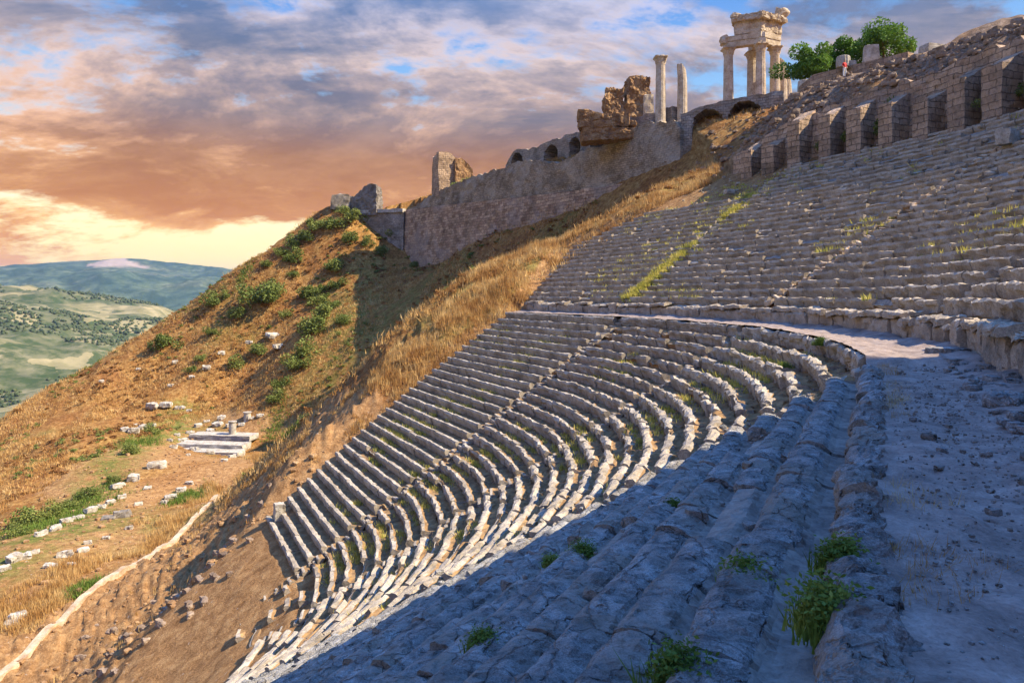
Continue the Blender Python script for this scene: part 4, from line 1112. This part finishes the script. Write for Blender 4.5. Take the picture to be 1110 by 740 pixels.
terrace_blocks([(18, 672, 24, .8), (12, 680, 16, .7)], 'long pale block by the straw at the nearest terrace corner', 'blocks in the straw')
terrace_blocks([(185, 540, 16, .4), (196, 534, 14, .6), (178, 546, 10, .2), (160, 530, 10, .4), (150, 548, 10, .6), (205, 525, 10, .3), (115, 585, 9, .5), (140, 575, 9, .2)], 'small loose stone lying on the sandy terrace floor', 'loose stones on the terrace')
terrace_blocks([(145, 470, 14, .4), (155, 466, 12, .8), (135, 468, 10, .3), (165, 463, 10, .1), (150, 462, 10, .5)], 'pale rock in the cluster on the slope above the terrace', 'rock cluster above the terrace')
terrace_blocks([(165, 443, 14, .1), (180, 442, 16, .1), (195, 444, 12, .1), (205, 447, 8, .3)], 'pale stone in the thin line behind the temple foundation', 'thin line of stones')
terrace_blocks([(185, 345 + 75, 8, .1), (110, 415, 6, .4), (208, 410, 8, .2), (224, 402, 10, .3), (150, 402, 6, .1), (190, 395, 7, .6), (240, 385, 9, .2), (296, 366, 20, .9), (302, 378, 16, .9), (270, 372, 8, .1)], 'pale rock outcrop on the dry spur slope', 'outcrops on the spur')
def small_temple():
    P = hit(235, 487, 90, 200); z = P[2]
    o = empty('temple_foundation', P); tag(o, 'white stepped foundation of a small ruined temple at the end of the terrace', 'ruin')
    def bx(px0, py0, px1, py1, name, hgt, zz, w, sd):
        a, b_ = at(px0, py0, 1), at(px1, py1, 1)
        da, db = (z + zz) / a[2], (z + zz) / b_[2]
        A, B = a * da, b_ * db; L = np.linalg.norm(B[:2] - A[:2]); ang = math.atan2(B[1] - A[1], B[0] - A[0])
        V, F = box_rock(L, w, hgt, 10, .06, sd, .05); m = (A + B) / 2; mk(name, rotz(V, ang) + np.array([m[0], m[1], z + zz - hgt * .8]), F, M['marble'], o)
    bx(198, 494, 256, 496, 'step', 1.0, .3, 2.4, 1); bx(184, 488, 262, 490, 'step', 1.1, .9, 2.8, 2); bx(196, 480, 268, 482, 'step', 1.1, 1.5, 3.2, 3)
    bx(210, 470, 276, 472, 'step', 1.0, 2.0, 3.4, 4); bx(180, 487, 212, 464, 'side_wall', 1.2, .9, 1.3, 5); bx(208, 464, 234, 448, 'side_wall', 1.3, 1.3, 1.2, 6)
    bx(232, 446, 246, 445, 'back_block', .9, .8, 1.2, 7); bx(250, 446, 276, 440, 'back_block', 1.5, 1.6, 1.5, 8); bx(270, 447, 288, 440, 'back_block', 1.6, 1.8, 1.5, 9)
    for i, (px, py, h, r) in enumerate([(252, 483, 4.6, .7), (268, 475, 5.2, .72)]):
        q = at(px, py, 1); q = q * (z / q[2])
        V, F = lathe([(r * 1.1, -.5), (r * 1.1, .2), (r, .3), (r * .97, h * .5), (r * .92, h - .2), (r * 1.1, h - .15), (r * 1.1, h)], 26, .05, i + 4)
        c = mk('pale_column', V + q, F, M['marble'], o)
    for i, (px, py, w, h) in enumerate([(262, 478, .9, 1.6), (283, 468, 1.0, 1.6), (246, 492, 1.2, 1.0), (258, 492, 1.6, .9)]):
        q = at(px, py, 1); q = q * (z / q[2]); V, F = box_rock(w, .9, h, 5, .06, i + 15, .1); mk('pier_block', rotz(V, .2) + q, F, M['marble'], o)
small_temple()
terrace_blocks([(188, 486, 9, .3), (198, 478, 12, .6), (206, 470, 9, .2), (215, 463, 10, .8), (224, 458, 8, .1), (236, 462, 12, .2), (228, 468, 10, .5), (240, 455, 9, .2), (248, 462, 8, .9), (192, 472, 8, .4), (220, 478, 10, .1), (236, 478, 12, .4), (246, 484, 9, .2), (210, 488, 9, .2), (228, 492, 11, .1), (252, 496, 9, .6), (243, 500, 8, .3), (262, 462, 9, .2), (272, 456, 9, .5), (282, 452, 8, .2), (184, 478, 7, .2), (204, 494, 7, .5)],
               'white weathered block among the remains of the small temple foundation', 'white blocks of the small temple')
def buried():
    rs = np.random.default_rng(650)
    for rho in np.arange(3.5, 15.5, .75):
        a = R(58)
        while a < R(112):
            L = rs.uniform(.5, 1.3); r_ = rho / math.cos(max(a - ARC, 0)) if a < R(85) else rho * 1.9
            if r_ > 22: break
            if rs.random() < .5 and a > (float(phi_max(rho)) + .06 if rho > 13 else 0):
                x, y = CEN[0] + r_ * math.cos(a), CEN[1] + r_ * math.sin(a)
                if y > 38 or x > -30:
                    z = zat(x, y)
                    if -25.2 < z < -13 and vnoise(np.array([[rho * .5, a * 3, 0]]), 5)[0] > -.25: block('buried_seat_stone', 'brownish seat stone half buried in the bare earth below the sunlit seats', 'block', (x, y, z), (L, .36, .42), a + math.pi / 2 - R(25) + rs.normal(0, .08), 'brown_rock', int(rs.integers(1, 999)), 'half buried seat stones', tilt=rs.normal(0, .12), sink=.24, n=6, rough=.16, rnd=.3)
            a += (L + rs.uniform(.1, 1.0)) / max(r_, 4)
buried()
# pale stub at the low corner of the seats and white slab on the upper slope
x, y = [float(v) for v in pt(14.4, phi_max(15.2) - .07)]; zb = z_low(14.4) - .7
V, F = box_rock(.7, .55, 1.5, 9, .07, 33, .2); V = rotx(V, .12)
tag(mk('stone_pillar', rotz(V, .5) + np.array([x, y, zb]), F, M['marble'], origin=(x, y, zb)), 'upright pale stone at the lowest corner of the sunlit seats', 'stone')
x, y = [float(v) for v in pt(54.5, R(36.5))]
block('stone_block', 'small white stone on the upper seats near the dry grass', 'block', (x, y, z_up(54.5)), (.9, .6, .45), .3, 'marble', 34)
x, y = [float(v) for v in pt(53.2, R(9.0))]
block('stone_block', 'pale sunlit block at the top of the rubble stairway', 'block', (x, y, z_up(53.2)), (1.2, .8, .9), .5, 'marble', 35)
# big loose blocks at the stair head beside the podium
for i, (px, d, s, lb) in enumerate([(1028, 17.3, (1.0, .7, .45), 'large fallen block against the podium wall at the stair head'), (1033, 16.2, (.55, .45, .28), 'smaller squared block in front of the fallen block by the podium wall')]):
    p = at(px, 0, d); p[2] = -EYE; block('fallen_block', lb, 'block', p, s, .5 + i, 'seat_shade', 36 + i, n=10, rough=.04)
for i, (ph, q, s, lb) in enumerate([(-44.5, 37.6, (.9, .6, .16), 'flat rock breaking through the walkway near the right picture edge'), (-40.5, 37.3, (.7, .4, .12), 'low flat rock in the walkway dust, farther from the viewer'), (-47.5, 37.7, (1.2, .7, .2), 'broad rough rock in the bottom right corner of the walkway'), (-33.5, 37.5, (.8, .5, .2), 'rough rock on the walkway under the block wall')]):
    x, y = [float(v) for v in pt(q, R(ph))]
    block('flat_rock', lb, 'rock', (x, y, -EYE + .03), s, R(ph) + 1.3, 'seat_shade', 40 + i, n=16, rough=.16, rnd=.35, sink=.05)
# rubble: small stones nobody could count
def rubble():
    rs = np.random.default_rng(700); mbV, mbF, n0 = [], [], 0
    protos = [box_rock(1, rs.uniform(.7, 1), rs.uniform(.5, .8), 2, .12, i, .45) for i in range(12)]
    def put(P, s):
        nonlocal n0
        for i in range(len(P)):
            V, F = protos[int(rs.integers(12))]
            mbV.append(rotz(V * s[i], rs.uniform(0, 6.3)) + P[i]); mbF.append(F + n0); n0 += len(V)
    def flush(name, label, mat):
        nonlocal n0, mbV, mbF
        tag(mk(name, np.concatenate(mbV), np.concatenate(mbF), mat), label, 'rubble', kind='stuff'); mbV, mbF, n0 = [], [], 0
    # walkway pebbles
    n = 2600; a = R(-58) + (R(75)) * rs.random(n) ** 1.6; r_ = 36.0 + 2.2 * rs.random(n) ** .7
    x, y = pt(r_, a); put(np.stack([x, y, np.full(n, -EYE - .01) + .14 * sstep(37.1, 38.2, r_) * .6], -1), rs.lognormal(-3.6, .6, n).clip(.012, .16))
    n = 6500; a = R(-60) + R(30) * rs.random(n) ** 1.4; r_ = 35.95 + 2.4 * rs.random(n); x, y = pt(r_, a)
    put(np.stack([x, y, np.full(n, -EYE + .0) + .05 * fbm(vec3(x, y) / 1.2, 81, 4)], -1), rs.lognormal(-4.3, .45, n).clip(.006, .05))
    # rubble on the right of the walkway
    n = 620; a = rs.uniform(R(-58), R(-20), n); r_ = 37.1 + 1.0 * rs.random(n) ** .7; x, y = pt(r_, a)
    put(np.stack([x, y, np.full(n, -EYE + .0)], -1), rs.lognormal(-2.5, .5, n).clip(.04, .28))
    # shaded seats
    n = 1500; r_ = rs.uniform(14, 35, n); a = rs.uniform(R(-55), R(-19), n); k = np.ceil((RHO0 - r_) / TREAD); x, y = pt(r_, a)
    put(np.stack([x, y, -EYE - RISE * k - .06], -1), rs.lognormal(-2.6, .6, n).clip(.04, .34))
    flush('rubble', 'loose grey stones scattered over the walkway and shaded seats', M['seat_shade'])
    # earth slope and terrace
    n = 6500; x = rs.uniform(-62, -12, n); y = rs.uniform(38, 135, n); z = terrain(x, y); rho, ph = polar(x, y)
    ok = (z < -12) & (ph > phi_max(rho)) & (x / y > -.9); put(np.stack([x, y, z - .06], -1)[ok], rs.lognormal(-2.0, .6, n).clip(.06, .6)[ok])
    flush('rubble', 'loose clods and stones scattered over the bare earth slope', M['clod'])
    # rubble along the top of the buttressed wall and the slope under the arches
    n = 4200; r_ = 61.3 + 8 * rs.random(n); a = rs.uniform(R(-12), R(41), n); x, y = pt(r_, a); put(np.stack([x, y, terrain(x, y) - .15], -1), rs.lognormal(-1.1, .45, n).clip(.15, 1.0))
    n = 500; x = rs.uniform(24, 38, n); y = rs.uniform(74, 102, n); put(np.stack([x, y, terrain(x, y) - .1], -1), rs.lognormal(-1.0, .5, n).clip(.15, 1.1))
    flush('rubble', 'brown broken masonry strewn along the crest above the buttressed wall', M['brown_rock'])
    # upper seats: loose stones
    n = 600; r_ = rs.uniform(44, 60, n); a = rs.uniform(R(-15), R(46), n); x, y = pt(r_, a); ok = a < phi_max(r_) - .02
    put(np.stack([x, y, z_up(r_) - .3], -1)[ok], rs.lognormal(-1.75, .45, n).clip(.08, .5)[ok])
    flush('rubble', 'loose grey stones strewn over the upper seats', M['upper'])
rubble()
# far woodland
def woodland():
    rs = np.random.default_rng(800)
    ico = np.array([(0, 0, 1), (.9, 0, .35), (.28, .85, .35), (-.72, .53, .35), (-.72, -.53, .35), (.28, -.85, .35), (.7, .5, -.3), (-.3, .8, -.3), (-.85, 0, -.3), (-.3, -.8, -.3), (.7, -.5, -.3)])
    fc = np.array([(0, 1, 2), (0, 2, 3), (0, 3, 4), (0, 4, 5), (0, 5, 1), (1, 6, 2), (2, 7, 3), (3, 8, 4), (4, 9, 5), (5, 10, 1), (2, 6, 7), (3, 7, 8), (4, 8, 9), (5, 9, 10), (1, 10, 6)])
    n = 70000
    d = 350 * (11.0 ** rs.random(n)); b = rs.uniform(-60, -8, n)
    x = d * np.sin(np.radians(b)); y = d * np.cos(np.radians(b))
    ok = fbm(vec3(x, y) / 260, 99, 4) > -.02; x, y, d = x[ok], y[ok], d[ok]
    z = terrain(x, y); n = len(x)
    s = rs.uniform(1.5, 3.8, n) * (1 + d / 3500)
    V = ico[None] * s[:, None, None] * rs.uniform(.75, 1.25, (n, 11, 1)) + np.stack([x, y, z + s * .3], -1)[:, None]
    F = fc[None] + (np.arange(n) * 11)[:, None, None]
    tag(mk('woodland', V.reshape(-1, 3), F.reshape(-1, 3), M['far_tree']), 'scattered dark trees covering the far valley hills', 'woodland', kind='stuff')
woodland()

# ------------------------------------------------------------------ air
def haze():
    x0, x1, y0, y1, z0, z1 = -17000, 17000, -17000, 17000, -420, 570
    V = [(x, y, z) for z in (z0, z1) for x, y in ((x0, y0), (x1, y0), (x1, y1), (x0, y1))]
    F = [(0, 3, 2, 1), (4, 5, 6, 7), (0, 1, 5, 4), (1, 2, 6, 5), (2, 3, 7, 6), (3, 0, 4, 7)]
    m = bpy.data.materials.new('air'); t = nt(m); nb = NB(t)
    v = nb.n('ShaderNodeVolumePrincipled', {'Color': (.30, .53, 1.0, 1), 'Density': HAZE, 'Anisotropy': .2})
    o_ = nb.n('ShaderNodeOutputMaterial'); t.links.new(v.outputs[0], o_.inputs['Volume'])
    o = mk('haze', V, F, m); tag(o, 'thin blue air over the valley', 'haze', kind='stuff')
HAZE = 3.4e-5
haze()

# ------------------------------------------------------------------ light
SUN_AZ, SUN_EL = R(-8), R(45)
sd = Vector((math.cos(SUN_EL) * math.cos(SUN_AZ), math.cos(SUN_EL) * math.sin(SUN_AZ), math.sin(SUN_EL)))
L = bpy.data.lights.new('sun', 'SUN'); L.energy = 5.0; L.angle = R(.5); L.color = (1.0, .84, .58)
so = bpy.data.objects.new('sun', L); COL.objects.link(so); so.rotation_euler = (-sd).to_track_quat('-Z', 'Y').to_euler(); so.location = (60, -30, 80)

w = bpy.data.worlds.new('World'); scene.world = w; w.use_nodes = True
t = w.node_tree; t.nodes.clear(); nb = NB(t)
sky = nb.n('ShaderNodeTexSky', sky_type='NISHITA', sun_disc=False, sun_elevation=SUN_EL, sun_rotation=math.atan2(sd.x, sd.y), altitude=300)
g = nb.n('ShaderNodeTexCoord').outputs['Generated']
sx = nb.n('ShaderNodeSeparateXYZ', {0: g}); X, Y, Z = sx.outputs
Zc = nb.math('MAXIMUM', Z, 0.0)
den = nb.math('ADD', Zc, .30)
U = nb.math('DIVIDE', X, den); Vv = nb.math('DIVIDE', Y, den)
cv = nb.n('ShaderNodeCombineXYZ', {0: U, 1: nb.math('MULTIPLY', Vv, 1.0), 2: 0.0}).outputs[0]
n1 = nb.noise(cv, 1.6, 10, .62, .6)
cv2 = nb.n('ShaderNodeCombineXYZ', {0: nb.math('MULTIPLY', U, .8), 1: nb.math('MULTIPLY', Vv, 1.1), 2: 3.7}).outputs[0]
n2 = nb.noise(cv2, 8.5, 9, .62, .15)
n3 = nb.noise(cv2, 2.4, 8, .62, .8)
# a big bank of cloud standing over the north, low and central
def blob(cx, sx_, cz, sz_):
    ex = nb.math('POWER', nb.math('DIVIDE', nb.math('SUBTRACT', X, cx), sx_), 2.0)
    ez = nb.math('POWER', nb.math('DIVIDE', nb.math('SUBTRACT', Z, cz), sz_), 2.0)
    return nb.math('EXPONENT', nb.math('MULTIPLY', nb.math('ADD', ex, ez), -1.0))
m_ = nb.math('ADD', n1, nb.math('MULTIPLY', blob(-.12, .42, .18, .075), .24))
m_ = nb.math('ADD', m_, nb.math('MULTIPLY', blob(-.35, .35, .36, .07), .10))
m_ = nb.math('ADD', m_, nb.math('MULTIPLY', blob(-.62, .16, .055, .03), .2))
m_ = nb.math('SUBTRACT', m_, nb.math('MULTIPLY', blob(-.38, .22, .06, .036), .33))
m_ = nb.math('ADD', m_, nb.math('MULTIPLY', nb.math('SUBTRACT', n2, .5), .62))
mask = nb.ramp(m_, [(.40, 0.0), (.53, 1.0)])
K = 10.0
def ramp10(fac, stops):
    c = nb.ramp(fac, stops)
    return nb.n('ShaderNodeVectorMath', {0: c, 'Scale': K * SKYK}, operation='SCALE').outputs[0]
SKYK = .64
clear = ramp10(Zc, [(0.0, (1.0, .62, .14)), (.05, (1.0, .78, .30)), (.11, (1.0, .84, .46)), (.165, (.62, .66, .62)), (.25, (.25, .45, .68)), (.42, (.06, .20, .56))])
nish = nb.n('ShaderNodeVectorMath', {0: sky.outputs[0], 1: (.62, 1.95, 4.3)}, operation='MULTIPLY').outputs[0]
clear = nb.mix(nb.ramp(Zc, [(.38, 0.0), (.6, 1.0)]), clear, nish)
cloud = ramp10(Zc, [(0.0, (.90, .38, .01)), (.06, (.64, .235, .005)), (.12, (.45, .165, .012)), (.19, (.30, .13, .045)), (.245, (.165, .14, .16)), (.32, (.115, .14, .22)), (.42, (.07, .16, .36))])
lit = ramp10(Zc, [(0.0, (1.0, .62, .14)), (.10, (1.0, .55, .16)), (.2, (.84, .47, .25)), (.32, (.70, .53, .46)), (.5, (.28, .46, .80))])
edge = nb.ramp(m_, [(.47, 1.0), (.66, .12)])
edge = nb.math('MULTIPLY', edge, nb.ramp(n3, [(.40, .05), (.60, 1.0)]))
edge = nb.math('ADD', edge, nb.math('MULTIPLY', nb.math('SUBTRACT', n2, .5), .5), True)
cc = nb.mix(edge, cloud, lit)
colr = nb.mix(mask, clear, cc)
bg = nb.n('ShaderNodeBackground', {'Color': colr, 'Strength': .1})
ow = nb.n('ShaderNodeOutputWorld'); t.links.new(bg.outputs[0], ow.inputs[0])

# ------------------------------------------------------------------ camera and output
cam = bpy.data.cameras.new('camera'); co = bpy.data.objects.new('camera', cam); COL.objects.link(co)
co.location = (0, 0, 0); co.rotation_euler = (R(90), 0, 0)
cam.sensor_width = 36; cam.lens = 24; cam.shift_y = -50 / 1110
cam.clip_start = .05; cam.clip_end = 60000
scene.camera = co
scene.render.engine = 'CYCLES'
scene.cycles.use_denoising = True
scene.cycles.max_bounces = 5; scene.cycles.volume_bounces = 0
scene.view_settings.view_transform = 'Standard'; scene.view_settings.look = 'None'
scene.view_settings.exposure = 1.2; scene.view_settings.gamma = 1; scene.view_settings.use_curve_mapping = False
